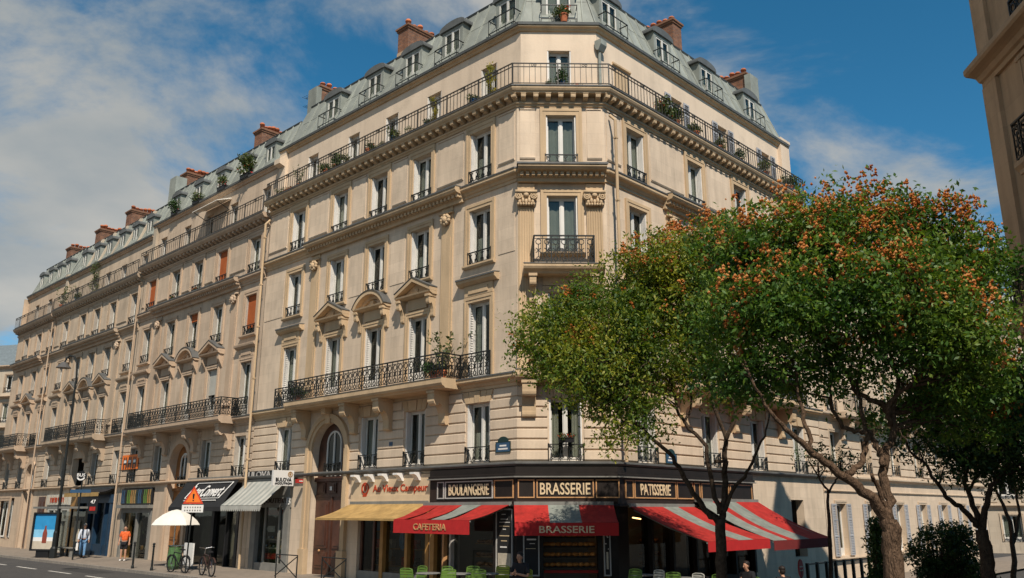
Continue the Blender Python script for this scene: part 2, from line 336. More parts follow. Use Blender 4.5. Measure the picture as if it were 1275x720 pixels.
LF_Y = leaf_mat('leaf_dry', (.14, .16, .03), (.26, .24, .04), (.4, .3, .06), .3)
POD = leaf_mat('seed_pod', (.38, .10, .022), (.56, .20, .045), (.72, .36, .13), .35)
FLR = leaf_mat('red_petal', (.4, .02, .02), (.55, .04, .03), (.6, .2, .05), .2)

# ------------------------------------------------------------------ lettering
def text_mesh(s, w, h, mt, bold=.0, shear=0):
    def mk():
        cu = bpy.data.curves.new('lettering', 'FONT'); cu.body = s; cu.extrude = .012; cu.offset = bold; cu.shear = shear; cu.resolution_u = 3
        o = bpy.data.objects.new('tmp', cu); COL.objects.link(o); bpy.context.view_layer.update()
        me = bpy.data.meshes.new_from_object(o.evaluated_get(bpy.context.evaluated_depsgraph_get())); bpy.data.objects.remove(o)
        n = len(me.vertices); a = np.empty(n*3, 'f'); me.vertices.foreach_get('co', a); a = a.reshape(-1, 3)
        lo, hi = a.min(0), a.max(0); a[:, 0] = (a[:, 0]-(lo[0]+hi[0])/2)*w/(hi[0]-lo[0]); a[:, 1] = (a[:, 1]-(lo[1]+hi[1])/2)*h/(hi[1]-lo[1])
        me.vertices.foreach_set('co', a.ravel()); me.materials.clear(); me.materials.append(mt); me.update(); return me
    return cached(('txt', s, w, h, mt.name, bold, shear), mk)
def TXT(F, x, y, z):                               # a text lying on a facade: reads towards the viewer's right
    return F @ T(x, y, z) @ Matrix(((-1, 0, 0, 0), (0, 0, 1, 0), (0, 1, 0, 0), (0, 0, 0, 1)))

# ------------------------------------------------------------------ ironwork
def rail_small(w, h=.5):
    def mk():
        m = MB(); y0, y1 = .03, .055; a = w/2
        m.box(-a, a, .015, .07, h-.03, h); m.box(-a, a, y0, y1, .03, .055)
        for x in (-a+.01, a-.01): m.box(x-.014, x+.014, y0-.005, y1+.005, 0, h+.03)
        n = 4; s = 2*a/n
        for i in range(n):
            c = -a+s*(i+.5); r = min(s, h)*.42
            m.ring(c, .055+r*.62, r*.62, .022, y0, y1, 8); m.ring(c, h-.05-r*.4, r*.4, .02, y0, y1, 8)
            m.arc(c-s/2, h*.5, h*.34, h*.34+.02, -1.1, 1.1, y0, y1, 6); m.arc(c+s/2, h*.5, h*.34, h*.34+.02, math.pi-1.1, math.pi+1.1, y0, y1, 6)
        return m.mesh('railing', IRON)
    return cached(('rs', round(w, 2), h), mk)
def rail_orn_mb(m, L, h, F=None):
    y0, y1 = -.013, .013
    m.box(0, L, -.03, .03, h-.04, h); m.box(0, L, y0, y1, .06, .085); m.box(0, L, y0, y1, h-.13, h-.11)
    n = max(1, round(L/.30)); s = L/n
    for i in range(n+1):
        t = .02 if i % 5 == 0 else .011
        m.box(i*s-t, i*s+t, -t, t, 0 if i % 5 == 0 else .06, h)
    for i in range(n):
        c = (i+.5)*s
        m.ring(c, h-.13-s*.36, s*.36, .024, y0, y1, 9)
        m.ring(c, .085+s*.28, s*.28, .024, y0, y1, 8)
        m.arc(c-s*.34, h*.46, s*.22, s*.22+.024, -1.5, 1.5, y0, y1, 6); m.arc(c+s*.34, h*.46, s*.22, s*.22+.024, math.pi-1.5, math.pi+1.5, y0, y1, 6)
        m.box(c-.012, c+.012, y0, y1, .085+s*.5, h-.13-s*.7)
    return m
def rail_plain(xa, xb, y, z0, h, step=.19, ka=0, kb=0, posts=1.9):
    m = MB(); xa2, xb2 = xa+ka*y, xb+kb*y
    for zz, t in ((h-.035, .035), (h-.16, .018), (.07, .02)): m.box(xa2, xb2, y-.02, y+.02, z0+zz, z0+zz+t)
    n = max(2, int((xb2-xa2)/step)); s = (xb2-xa2)/n; pe = max(1, int(posts/s))
    for i in range(n+1):
        t = .022 if i % pe == 0 else .009
        m.box(xa2+i*s-t, xa2+i*s+t, y-t, y+t, z0+(0 if i % pe == 0 else .07), z0+h-.03)
        if i % pe == pe//2:
            m.ring(xa2+i*s, z0+h-.08, .05, .016, y-.01, y+.01, 8); m.ring(xa2+i*s+.1, z0+h-.08, .05, .016, y-.01, y+.01, 8)
    return m

# ------------------------------------------------------------------ windows, shutters, surrounds
def window(root, M, w, h, panel=0, shut=None, surround=None, rail=None, sill=None, curtain=None, blind=None, trim=None, transom=0, lintel=None, yrec=-.24, shm=None):
    shm = shm or SHUT
    def mk():
        m = MB(); a = w/2; y0, y1 = yrec-.04, yrec+.03
        m.box(-a, -a+.055, y0, y1, 0, h); m.box(a-.055, a, y0, y1, 0, h); m.box(-a+.055, a-.055, y0, y1, h-.06, h); m.box(-a+.055, a-.055, y0, y1, 0, .07)
        m.box(-.045, .045, y0-.006, y1+.015, .07, h-.06)
        for s in (-1, 1):
            x0, x1 = sorted((s*.045, s*(a-.055)))
            m.box(x0, x0+.035, y0+.01, y1-.01, .07, h-.06); m.box(x1-.035, x1, y0+.01, y1-.01, .07, h-.06)
            m.box(x0+.035, x1-.035, y0+.01, y1-.01, h-.1, h-.06); m.box(x0+.035, x1-.035, y0+.01, y1-.01, .07, .12+panel)
            if transom: m.box(x0+.035, x1-.035, y0+.01, y1-.01, h*transom-.02, h*transom+.02)
        return m.mesh('window', WHITE)
    o = ob('window', cached(('win', round(w, 2), round(h, 2), panel, transom, yrec), mk), root, M)
    pw = w/2-.135
    pm = cached(('pane', round(w, 2), round(h, 2), panel), lambda: MB().box(-pw/2, pw/2, -.004, .004, 0, h-.22-panel).mesh('pane', GLASS))
    for s in (-1, 1): ob('pane', pm, o, M @ T(s*(.08+pw/2), yrec-.01, .12+panel) @ RZ(random.uniform(-.012, .012)))
    if curtain:
        def mc(kind):
            m = MB(); n = 10; hh = h-.12
            spans = {'both': ((-.97, -.45), (.45, .97)), 'full': ((-.97, .97),), 'left': ((-.97, -.2),), 'right': ((.2, .97),), 'half': ((-.97, .97),)}[kind]
            for s0, s1 in spans:
                x0, x1 = s0*(w/2-.05), s1*(w/2-.05); zt = hh if kind != 'half' else hh*.55
                P = [(x0+(x1-x0)*i/n, yrec-.075+.025*math.sin(i*2.4), 0) for i in range(n+1)]
                for i in range(n): m.quad((*P[i][:2], .06), (*P[i+1][:2], .06), (*P[i+1][:2], zt), (*P[i][:2], zt))
            return m.mesh('curtain', CURD if kind == 'full' or random.random() < .3 else CURT)
        ob('curtain', cached(('cur', round(w, 2), round(h, 2), curtain, random.randint(0, 1), yrec), lambda: mc(curtain)), o, M)
    if shut:
        def ms(s):
            m = MB(); x = s*(w/2-.001); x0, x1 = sorted((x, x-s*.06)); m.box(x0, x1, -.19, -.17, 0, h-.01); m.box(x0, x1, -.04, -.02, 0, h-.01)
            xi0, xi1 = sorted((x-s*.002, x-s*.03)); m.box(xi0, xi1, -.17, -.04, 0, h-.01)
            n = int(h/.09)
            for i in range(n):
                z = .03+i*(h-.1)/n; m.add([(x0, -.165, z), (x1, -.165, z), (x1, -.045, z), (x0, -.045, z), (x0+.03*(s > 0), -.165, z+.06), (x1-.03*(s < 0)-.0, -.165, z+.06), (x1, -.045, z+.03), (x0, -.045, z+.03)], [(0, 3, 2, 1), (4, 5, 6, 7), (0, 1, 5, 4), (1, 2, 6, 5), (2, 3, 7, 6), (3, 0, 4, 7)])
            return m.mesh('shutter', shm)
        def mf(s):
            m = MB(); x = s*(w/2-.001); x0, x1 = sorted((x, x-s*.045)); m.box(x0, x1, -.195, -.015, 0, h-.01)
            for k in range(3): m.box(x0-(.004 if s > 0 else -.0), x1+(.004 if s < 0 else 0), -.18+k*.058, -.14+k*.058, .05, h-.06)
            return m.mesh('shutter', shm)
        for s in (-1, 1): ob('shutter', cached(('sh', shut, round(w, 2), round(h, 2), s, shm.name), lambda: (ms if shut == 'louver' else mf)(s)), o, M)
    if surround:
        bw, top, pr = surround
        def mr2():
            m = MB(); a = w/2
            for s in (-1, 1):
                x0, x1 = sorted((s*(a+.004), s*(a+bw))); m.box(x0, x1, -.02, pr, 0, h+top)
                x0, x1 = sorted((s*(a+bw*.6), s*(a+bw+.012))); m.box(x0, x1, -.02, pr+.02, 0, h+top+.012)
            m.box(-a-bw*.595, a+bw*.595, -.02, pr-.002, h+.004, h+top); m.box(-a-bw*.6, a+bw*.6, -.02, pr+.018, h+top*.55, h+top+.012)
            return m.mesh('surround', trim)
        ob('surround', cached(('sur', round(w, 2), round(h, 2), surround, trim.name), mr2), o, M)
    if rail: ob('railing', rail_small(w+.1, rail), o, M @ T(0, 0, .0))
    if sill:
        def msill():
            m = MB(); a = w/2+sill; m.px([(-.2, -.13), (.10, -.13), (.15, -.07), (.15, -.012), (-.2, .004)], -a, a); return m.mesh('sill', trim)
        ob('sill', cached(('sill', round(w, 2), sill, trim.name), msill), o, M)
    if blind:
        f, bm = blind
        ob('blind', cached(('bl', round(w, 2), round(h, 2), f, bm.name), lambda: MB().box(-w/2+.02, w/2-.02, -.12, -.10, h*(1-f), h-.01).mesh('blind', bm)), o, M)
    return o
def open_shutters(root, M, w, h, mt):
    def mk(s):
        m = MB(); sw = w*.48; x0 = s*(w/2+.03); x1 = x0+s*sw; a, b = sorted((x0, x1)); y0, y1 = .03, .07
        m.box(a, a+.05, y0, y1, 0, h); m.box(b-.05, b, y0, y1, 0, h)
        for z in (0, h*.36, h*.68, h-.07): m.box(a+.05, b-.05, y0, y1, z, z+.07)
        n = int(h/.07)
        for i in range(n):
            z = .03+i*h/n*.97; m.add([(a+.05, y0+.005, z+.045), (b-.05, y0+.005, z+.045), (b-.05, y1-.004, z), (a+.05, y1-.004, z)], [(0, 1, 2, 3)])
        m.box(a+.05, b-.05, y0-.004, y0+.002, .02, h-.02)
        return m.mesh('shutter', mt)
    for s in (-1, 1): ob('shutter', cached(('osh', round(w, 2), round(h, 2), s, mt.name), lambda: mk(s)), root, M)

# ------------------------------------------------------------------ facade pieces
def wall_mesh(xa, xb, z0, z1, opens, depth, y=0, ka=0, kb=0):
    m = MB(); xs = sorted({xa, xb, *[o[0] for o in opens], *[o[1] for o in opens]}); zs = sorted({z0, z1, *[o[2] for o in opens], *[o[3] for o in opens]})
    X = lambda x: x+ka*y if x == xa else (x+kb*y if x == xb else x)
    for i in range(len(xs)-1):
        for j in range(len(zs)-1):
            cx, cz = (xs[i]+xs[i+1])/2, (zs[j]+zs[j+1])/2
            if any(o[0] < cx < o[1] and o[2] < cz < o[3] for o in opens): continue
            m.quad((X(xs[i]), y, zs[j]), (X(xs[i+1]), y, zs[j]), (X(xs[i+1]), y, zs[j+1]), (X(xs[i]), y, zs[j+1]))
    for a, b, c, d in opens:
        m.quad((a, y, c), (a, y, d), (a, y-depth, d), (a, y-depth, c)); m.quad((b, y, c), (b, y, d), (b, y-depth, d), (b, y-depth, c))
        m.quad((a, y, d), (b, y, d), (b, y-depth, d), (a, y-depth, d)); m.quad((a, y, c), (b, y, c), (b, y-depth, c), (a, y-depth, c))
    return m
def cornice_prof(z0, z1, out):
    h = z1-z0
    return [(-.03, z0), (out*.18, z0), (out*.18, z0+h*.25), (out*.32, z0+h*.30), (out*.45, z0+h*.5), (out*.62, z0+h*.56), (out*.9, z0+h*.62), (out, z0+h*.72), (out, z0+h*.93), (out*.96, z0+h), (-.03, z0+h*1.02)]
def console_mesh(w, d, h, mt, key):
    def mk():                                       # scrolled bracket, top at z=0, back at y=0
        P = [(0, 0), (d, 0), (d, -.16*h)]
        for i in range(7):
            a = math.pi*.1-i*math.pi*.95/6; P.append((d*.80+d*.20*math.cos(a), -.26*h+.15*h*math.sin(a)))
        P += [(d*.45, -.42*h), (d*.30, -.62*h), (d*.28, -.80*h)]
        for i in range(5):
            a = .3-i*math.pi*.8/4; P.append((d*.18+d*.12*math.cos(a), -.88*h+.10*h*math.sin(a)))
        P += [(0, -h)]
        m = MB().px(P, -w/2, w/2); m.px([(-.01, .05), (d+.04, .05), (d+.04, -.04), (-.01, -.04)], -w/2-.03, w/2+.03)
        return m.mesh('console', mt)
    return cached(('con', w, d, h, mt.name, key), mk)
def modillion_mesh(mt):
    def mk():
        m = MB(); P = [(0, 0), (.33, 0), (.33, -.07), (.32, -.13), (.27, -.16), (.2, -.15), (.12, -.19), (0, -.24)]
        m.px(P, -.085, .085); m.box(-.1, .1, 0, .345, -.012, .03); return m.mesh('modillion', mt)
    return cached(('mod', mt.name), mk)
def course_mesh(w, h, mt, ka=0, kb=0):
    def mk():
        g = .022; P = [(-.02, g), (.035, g), (.05, g+.02), (.05, h-g-.02), (.035, h-g), (-.02, h-g)]
        return MB().px(P, -w/2, w/2, ka, kb).mesh('stone_course', mt)
    return cached(('crs', round(w, 3), round(h, 3), mt.name, ka, kb), mk)
def capital_mesh(mt):
    def mk():
        m = MB(); m.px([(0, 0), (.10, 0), (.13, .25), (.17, .42), (0, .42)], -.3, .3); m.box(-.37, .37, 0, .22, .42, .52)
        for s in (-1, 1):
            for r, t in ((.13, .05), (.07, .045)): m.ring(s*.26, .32, r, t, .04, .2, 10)
        for i in range(5): m.ball((-.22+i*.11, .14, .12+.04*(i % 2)), .06, .06, .11, 6, 4)
        m.ball((0, .17, .36), .1, .07, .09, 8, 5)
        for i in range(7): m.ball((-.27+i*.09, .16, .03), .045, .045, .06, 6, 4)
        return m.mesh('capital', mt, True)
    return cached(('cap', mt.name), mk)
def head_mesh(mt):                                  # small garlanded ornament of the side pilasters
    def mk():
        m = MB()
        for i in range(9):
            a = i/9*2*math.pi; m.ball((.2*math.cos(a), .1, .16*math.sin(a)), .09, .08, .08, 6, 4)
        m.ball((0, .13, 0), .13, .1, .14, 8, 5); m.box(-.36, .36, 0, .12, .22, .3); return m.mesh('ornament', mt, True)
    return cached(('head', mt.name), mk)

def facade(F, root, st, trim, attic, xa, xb, ka, kb, cols, lv, bays, ground=(), ww=1.08, arch=None, hi=True, court=None,
           pil=(), balc=None, ped=True, seed=1, blinds=None, dormers=(), rpx=None, midC=None, attic_shut=None, roof=True, f1=True, flat_pil=False, f5cols=None):
    random.seed(seed); blinds = blinds or {}
    zS, zD, zC, z5, zR = lv['shop'], lv['D'], lv['C'], lv['S5'], lv['R']
    ob_ = lambda n, m, M=F: ob(n, m, root, M)
    floors = {'F1': (zS+.06, lv.get('f1t', 5.9)), 'F2': (zD+.05, lv['f2t']), 'F3': (lv['f3b'], lv['f3t']), 'F4': (zC+.16, lv['f4t'])}
    opens = list(ground)
    for i, c in enumerate(cols):
        for fl, (a, b) in floors.items():
            if fl == 'F1' and ((arch and abs(c-arch[0]) < .6) or not f1): continue
            opens.append((c-ww/2, c+ww/2, a, b))
    if arch: ac, ar, asp = arch; opens.append((ac-ar, ac+ar, -1, asp+ar))
    ob_('wall', (wall_mesh(xa, xb, -1, z5, opens, .34), st))
    f5w, z5t = .86, zR-.9
    c5 = f5cols if f5cols is not None else cols
    o5 = [(c-f5w/2, c+f5w/2, z5+.05, z5t) for c in c5]
    ob_('attic_wall', (wall_mesh(xa, xb, z5-.2, zR, o5, .3, -.35, ka, kb), attic))
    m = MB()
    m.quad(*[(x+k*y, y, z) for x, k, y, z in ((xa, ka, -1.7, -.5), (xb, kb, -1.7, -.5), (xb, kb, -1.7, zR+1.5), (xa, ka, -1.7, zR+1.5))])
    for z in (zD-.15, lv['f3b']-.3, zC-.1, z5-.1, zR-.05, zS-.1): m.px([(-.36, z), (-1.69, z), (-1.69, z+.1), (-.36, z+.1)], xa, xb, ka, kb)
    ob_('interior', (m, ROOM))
    # string courses and cornices
    ob_('shop_ledge', (MB().px([(-.03, zS-.12), (.16, zS-.1), (.22, zS-.04), (.22, zS), (-.03, zS+.05)], xa, xb, ka, kb), LEAD if hi else trim))
    ob_('cornice', (MB().px(cornice_prof(zD-.40, zD-.01, .3), xa, xb, ka, kb), trim))
    ob_('lead_flashing', (MB().px([(-.02, zD-.002), (.29, zD-.002), (.29, zD-.03), (.325, zD-.03), (.325, zD+.018), (-.02, zD+.04)], xa, xb, ka, kb), LEAD))
    ob_('cornice', (MB().px(cornice_prof(zC-.42, zC-.01, .26), xa, xb, ka, kb), trim))
    ob_('lead_flashing', (MB().px([(-.02, zC), (.25, zC-.002), (.25, zC-.03), (.285, zC-.03), (.285, zC+.018), (-.02, zC+.04)], xa, xb, ka, kb), LEAD))
    zz = z5
    ob_('frieze_moulding', (MB().px([(-.02, zz-.62), (.05, zz-.62), (.07, zz-.56), (.12, zz-.53), (.12, zz-.47), (-.02, zz-.47)], xa, xb, ka, kb), trim))
    slab = ob_('balcony_slab', (MB().px([(-.30, zz-.24), (.36, zz-.24), (.38, zz-.20), (.42, zz-.17), (.46, zz-.10), (.46, zz-.012), (-.30, zz+.003)], xa, xb, ka, kb), trim))
    ob('slab_edge', (MB().px([(.38, zz+.003), (.49, zz-.03), (.49, zz+.012), (.38, zz+.03)], xa, xb, ka, kb), LEAD), slab, F)
    if hi:
        n = round((xb-xa)/.41)
        for i in range(n+(1 if ka == 0 else 0)):
            x = xa+(i+.5)*(xb-xa)/n
            if x < xb: ob('modillion', modillion_mesh(trim), slab, F @ T(x, .02, zz-.245))
        for (xe, k) in ((xa, ka), (xb, kb)):        # diagonal ones on the canted corners
            if xe == xa and k: ob('modillion', modillion_mesh(trim), slab, F @ T(xe, .02, zz-.246) @ RZ(R_(22.5)))
    else:
        m = MB(); n = round((xb-xa)/.41)
        for i in range(n):
            x = xa+(i+.5)*(xb-xa)/n; m.px([(0, zz-.24), (.33, zz-.24), (.32, zz-.35), (.2, zz-.38), (0, zz-.47)], x-.085, x+.085)
        ob('modillions', (m, trim), slab, F)['kind'] = 'stuff'
    r_ = ob('railing', (rail_plain(xa+(.0 if ka else .1), xb-(0 if kb else .1), .40, z5+.02, .86, .19 if hi else .25, ka, kb), RAILP), slab, F)
    # rusticated courses of the first floor and the flat arches over its windows
    zt, zb = zD-.42, zS+.06; n = 7; ch = (zt-zb)/n
    spans = []; cur = xa
    for c in sorted(cols):
        hw = (ar+.30) if (arch and abs(c-arch[0]) < .6) else ww/2+.06
        spans.append((cur, c-hw)); cur = c+hw
    spans.append((cur, xb))
    if f1:
        for (a, b) in spans:
            if b-a < .12: continue
            for i in range(n):
                A, B = a, b
                if i >= n-1 and hi: A += .16*(a != xa); B -= .16*(b != xb)
                ob('stone_course', course_mesh(B-A, ch, st, ka if a == xa else 0, kb if b == xb else 0), root, F @ T((A+B)/2, 0, zb+i*ch))
        for c in cols:
            if arch and abs(c-arch[0]) < .6: continue
            z0 = floors['F1'][1]
            if zt-z0 > .2:
                for k in range(5):
                    t0, t1 = -1+k*.4, -1+(k+1)*.4; b0, b1 = c+t0*(ww/2+.05)+.01, c+t1*(ww/2+.05)-.01; e0, e1 = c+t0*(ww/2+.2)+.01, c+t1*(ww/2+.2)-.01
                    pr = .085 if k == 2 else .055
                    if hi: ob('voussoir', (MB().py([(b0, z0+.01), (b1, z0+.01), (e1, zt-.01), (e0, zt-.01)], -.02, pr), trim), root, F)
            if not hi: pass
    # windows
    for i, c in enumerate(cols):
        for fl, (a, b) in floors.items():
            if fl == 'F1' and ((arch and abs(c-arch[0]) < .6) or not f1): continue
            bay = c in bays
            kw = dict(trim=trim, shm=SHUT if hi else SHUTD)
            if fl == 'F1': kw.update(rail=.52 if hi else .5, shut='flat')
            if fl == 'F2': kw.update(panel=.45, shut='louver' if hi else 'flat', surround=(.17, .2, .05))
            if fl == 'F3': kw.update(rail=.46, shut='flat', surround=(.2, .22, .05), sill=.24, transom=.8 if random.random() < .25 else 0)
            if fl == 'F4': kw.update(rail=.42, shut='flat', surround=(.2, max(.05, z5-.66-b), .045))
            if random.random() < .86: kw['curtain'] = random.choice(['both', 'full', 'left', 'right', 'half'])
            if len(cols) == 1: kw['curtain'] = 'full' if fl != 'F1' else 'both'
            if (fl, i) in blinds: kw['blind'] = blinds[(fl, i)]
            w_ = window(root, F @ T(c, 0, a), ww, b-a, **kw)
            if fl == 'F2':
                zz2 = b+.22
                if bay and ped:
                    segm = (list(bays).index(c) == 1 and len(bays) == 3)
                    m = MB(); W_ = ww/2+.48; zb2 = b+.66
                    m.px([(-.02, zb2), (.2, zb2), (.34, zb2+.07), (.36, zb2+.13), (-.02, zb2+.13)], c-W_, c+W_)
                    if segm:
                        rr = (W_*W_+.62*.62)/(2*.62); aa = math.asin(W_/rr)
                        m.arc(c, zb2+.13+.62-rr, rr-.15, rr, math.pi/2-aa, math.pi/2+aa, -.02, .36, 12); m.arc(c, zb2+.13+.62-rr, rr-.3, rr-.15, math.pi/2-aa*.9, math.pi/2+aa*.9, -.02, .12, 12)
                    else:
                        for s in (-1, 1): m.py([(c+s*W_, zb2+.12), (c+s*W_, zb2+.26), (c, zb2+.76), (c, zb2+.60)], -.02, .37)
                        m.py([(c-W_*.85, zb2+.13), (c+W_*.85, zb2+.13), (c, zb2+.6)], -.02, .1)
                    m.box(c-.10, c+.10, .0, .16, zb2+.2, zb2+.36)
                    m.box(c-ww/2, c+ww/2, -.02, .09, b+.24, zb2-.004)
                    p_ = ob('pediment', (m, trim), root, F)
                    m = MB()
                    if segm: m.arc(c, zb2+.13+.62-rr, rr+.003, rr+.03, math.pi/2-aa*1.02, math.pi/2+aa*1.02, -.02, .39, 12)
                    else:
                        for s in (-1, 1): m.py([(c+s*(W_+.02), zb2+.262), (c+s*(W_+.02), zb2+.29), (c, zb2+.79), (c, zb2+.763)], -.02, .395)
                    ob('lead_flashing', (m, LEAD), p_, F)
                    for s in (-1, 1):
                        if hi: ob('bracket', console_mesh(.17, .32, .78, trim, 'p'), p_, F @ T(c+s*(ww/2+.32), 0, zb2-.05))
                        else: ob('bracket', cached(('bb', trim.name), lambda: MB().px([(0, 0), (.26, 0), (.24, -.25), (.1, -.5), (0, -.7)], -.09, .09).mesh('bracket', trim)), p_, F @ T(c+s*(ww/2+.32), 0, zb2-.002))
                else:
                    m = MB(); W_ = ww/2+.42
                    m.px([(-.02, b+.62), (.10, b+.62), (.24, b+.72), (.26, b+.80), (.26, b+.84), (-.02, b+.88)], c-W_, c+W_); m.box(c-ww/2-.16, c+ww/2+.16, -.02, .07, b+.23, b+.612)
                    m.box(c-ww/2+.06, c+ww/2-.06, 0, .1, b+.31, b+.53)
                    h_ = ob('hood', (m, trim), root, F)
                    if hi: ob('lead_flashing', (MB().px([(-.02, b+.885), (.26, b+.845), (.262, b+.81), (.29, b+.81), (.29, b+.87), (-.02, b+.915)], c-W_-.01, c+W_+.01), LEAD), h_, F)
                    if not (balc and balc[0] < c < balc[1]):
                        ob('balcony_railing', (rail_orn_mb(MB(), ww+.36, .86), IRON), root, F @ T(c-ww/2-.18, .2, zD+.01))
    for c in c5:
        if attic_shut and c in attic_shut:
            mt = attic_shut[c]
            w_ = window(root, F @ T(c, -.35, z5+.05), f5w, z5t-z5-.05, panel=.3, trim=trim, curtain=random.choice([None, 'both']))
            open_shutters(w_, F @ T(c, -.35, z5+.05), f5w, z5t-z5-.05, mt)
        else: window(root, F @ T(c, -.35, z5+.05), f5w, z5t-z5-.05, panel=.3, trim=trim, surround=None, curtain='full' if len(c5) == 1 else random.choice(['both', 'full', 'left', 'half', None]), shut='flat', shm=SHUT if hi else SHUTD)
    # wall panels of the fourth floor and side bays
    sp = []; cur = xa
    for c in sorted(cols): sp.append((cur, c-ww/2-.24)); cur = c+ww/2+.24
    sp.append((cur, xb))
    for a, b in sp:
        if b-a < .35: continue
        A, B = a+(.14 if a != xa else .1), b-(.14 if b != xb else .1); za, zb3 = zC+.5, z5-.74
        m = MB(); m.box(A, B, -.02, .022, za, zb3); m.px([(-.02, za-.1), (.03, za-.1), (.06, za-.05), (.06, za-.012), (-.02, za-.002)], A, B)
        m.px([(-.02, zb3+.01), (.05, zb3+.01), (.05, zb3+.05), (-.02, zb3+.05)], A, B)
        ob('wall_panel', (m, st), root, F)
        za, zb3 = lv['f3b']+.1, lv['f3t']+.1
        if hi and not any(a < p < b for p in pil): ob('wall_panel', (MB().box(A, B, -.02, .018, za, zb3), st), root, F)
    # pilasters with ornament
    for p in pil:
        m = MB(); z0, z1 = zD+.05, zC-.44
        m.box(p-.36, p+.36, -.02, .09, z0, z0+.55); m.px([(-.02, z0+.55), (.15, z0+.55), (.15, z0+.63), (.09, z0+.72), (-.02, z0+.72)], p-.38, p+.38)
        m.box(p-.30, p+.30, -.02, .06, z0+.72, z1)
        m.box(p-.2, p+.2, .05, .075, z0+.95, z1-1.2)
        P_ = ob('pilaster', (m, trim), root, F)
        ob('ornament', head_mesh(trim), P_, F @ T(p, .06, z1-.55))
    if midC:                                         # dentilled, further projecting middle stretch of the upper cornice
        a, b = midC; m = MB(); m.px([(-.02, zC-.50), (.14, zC-.50), (.14, zC-.36), (.20, zC-.34), (.20, zC-.22), (.44, zC-.18), (.50, zC-.10), (.50, zC+.02), (-.02, zC+.06)], a, b)
        c_ = ob('cornice', (m, trim), root, F); m = MB(); n = int((b-a)/.21)
        for i in range(n): x = a+(i+.5)*(b-a)/n; m.box(x-.055, x+.055, .19, .33, zC-.335, zC-.205)
        ob('dentils', (m, trim), c_, F)['kind'] = 'stuff'; ob('lead_flashing', (MB().px([(-.02, zC+.062), (.49, zC+.024), (.505, zC-.02), (.53, zC-.02), (.53, zC+.045), (-.02, zC+.09)], a-.01, b+.01), LEAD), c_, F)
    if balc:
        a, b, cons = balc; s_ = ob('balcony', (MB().px([(-.02, zD-.30), (.80, zD-.30), (.84, zD-.25), (.92, zD-.22), (.97, zD-.14), (.97, zD+.03), (-.02, zD+.045)], a, b), trim), root, F)
        ob('slab_edge', (MB().px([(.9, zD+.045), (.99, zD+.03), (.99, zD+.05), (.9, zD+.06)], a, b), LEAD), s_, F)
        m = rail_orn_mb(MB(), b-a-.16, .86); ob('railing', (m, IRON), s_, F @ T(a+.08, .86, zD+.05))
        for xx in (a+.08, b-.08): ob('railing', (rail_orn_mb(MB(), .82, .86), IRON), s_, F @ T(xx, .03, zD+.05) @ RZ(R_(90)))
        for x in cons: ob('console', console_mesh(.34, .72, 1.12, trim, 'b'), s_, F @ T(x, .02, zD-.36))
    if roof: mansard(F, root, xa, xb, ka, kb, zR, dormers, hi, rpx)
    return floors

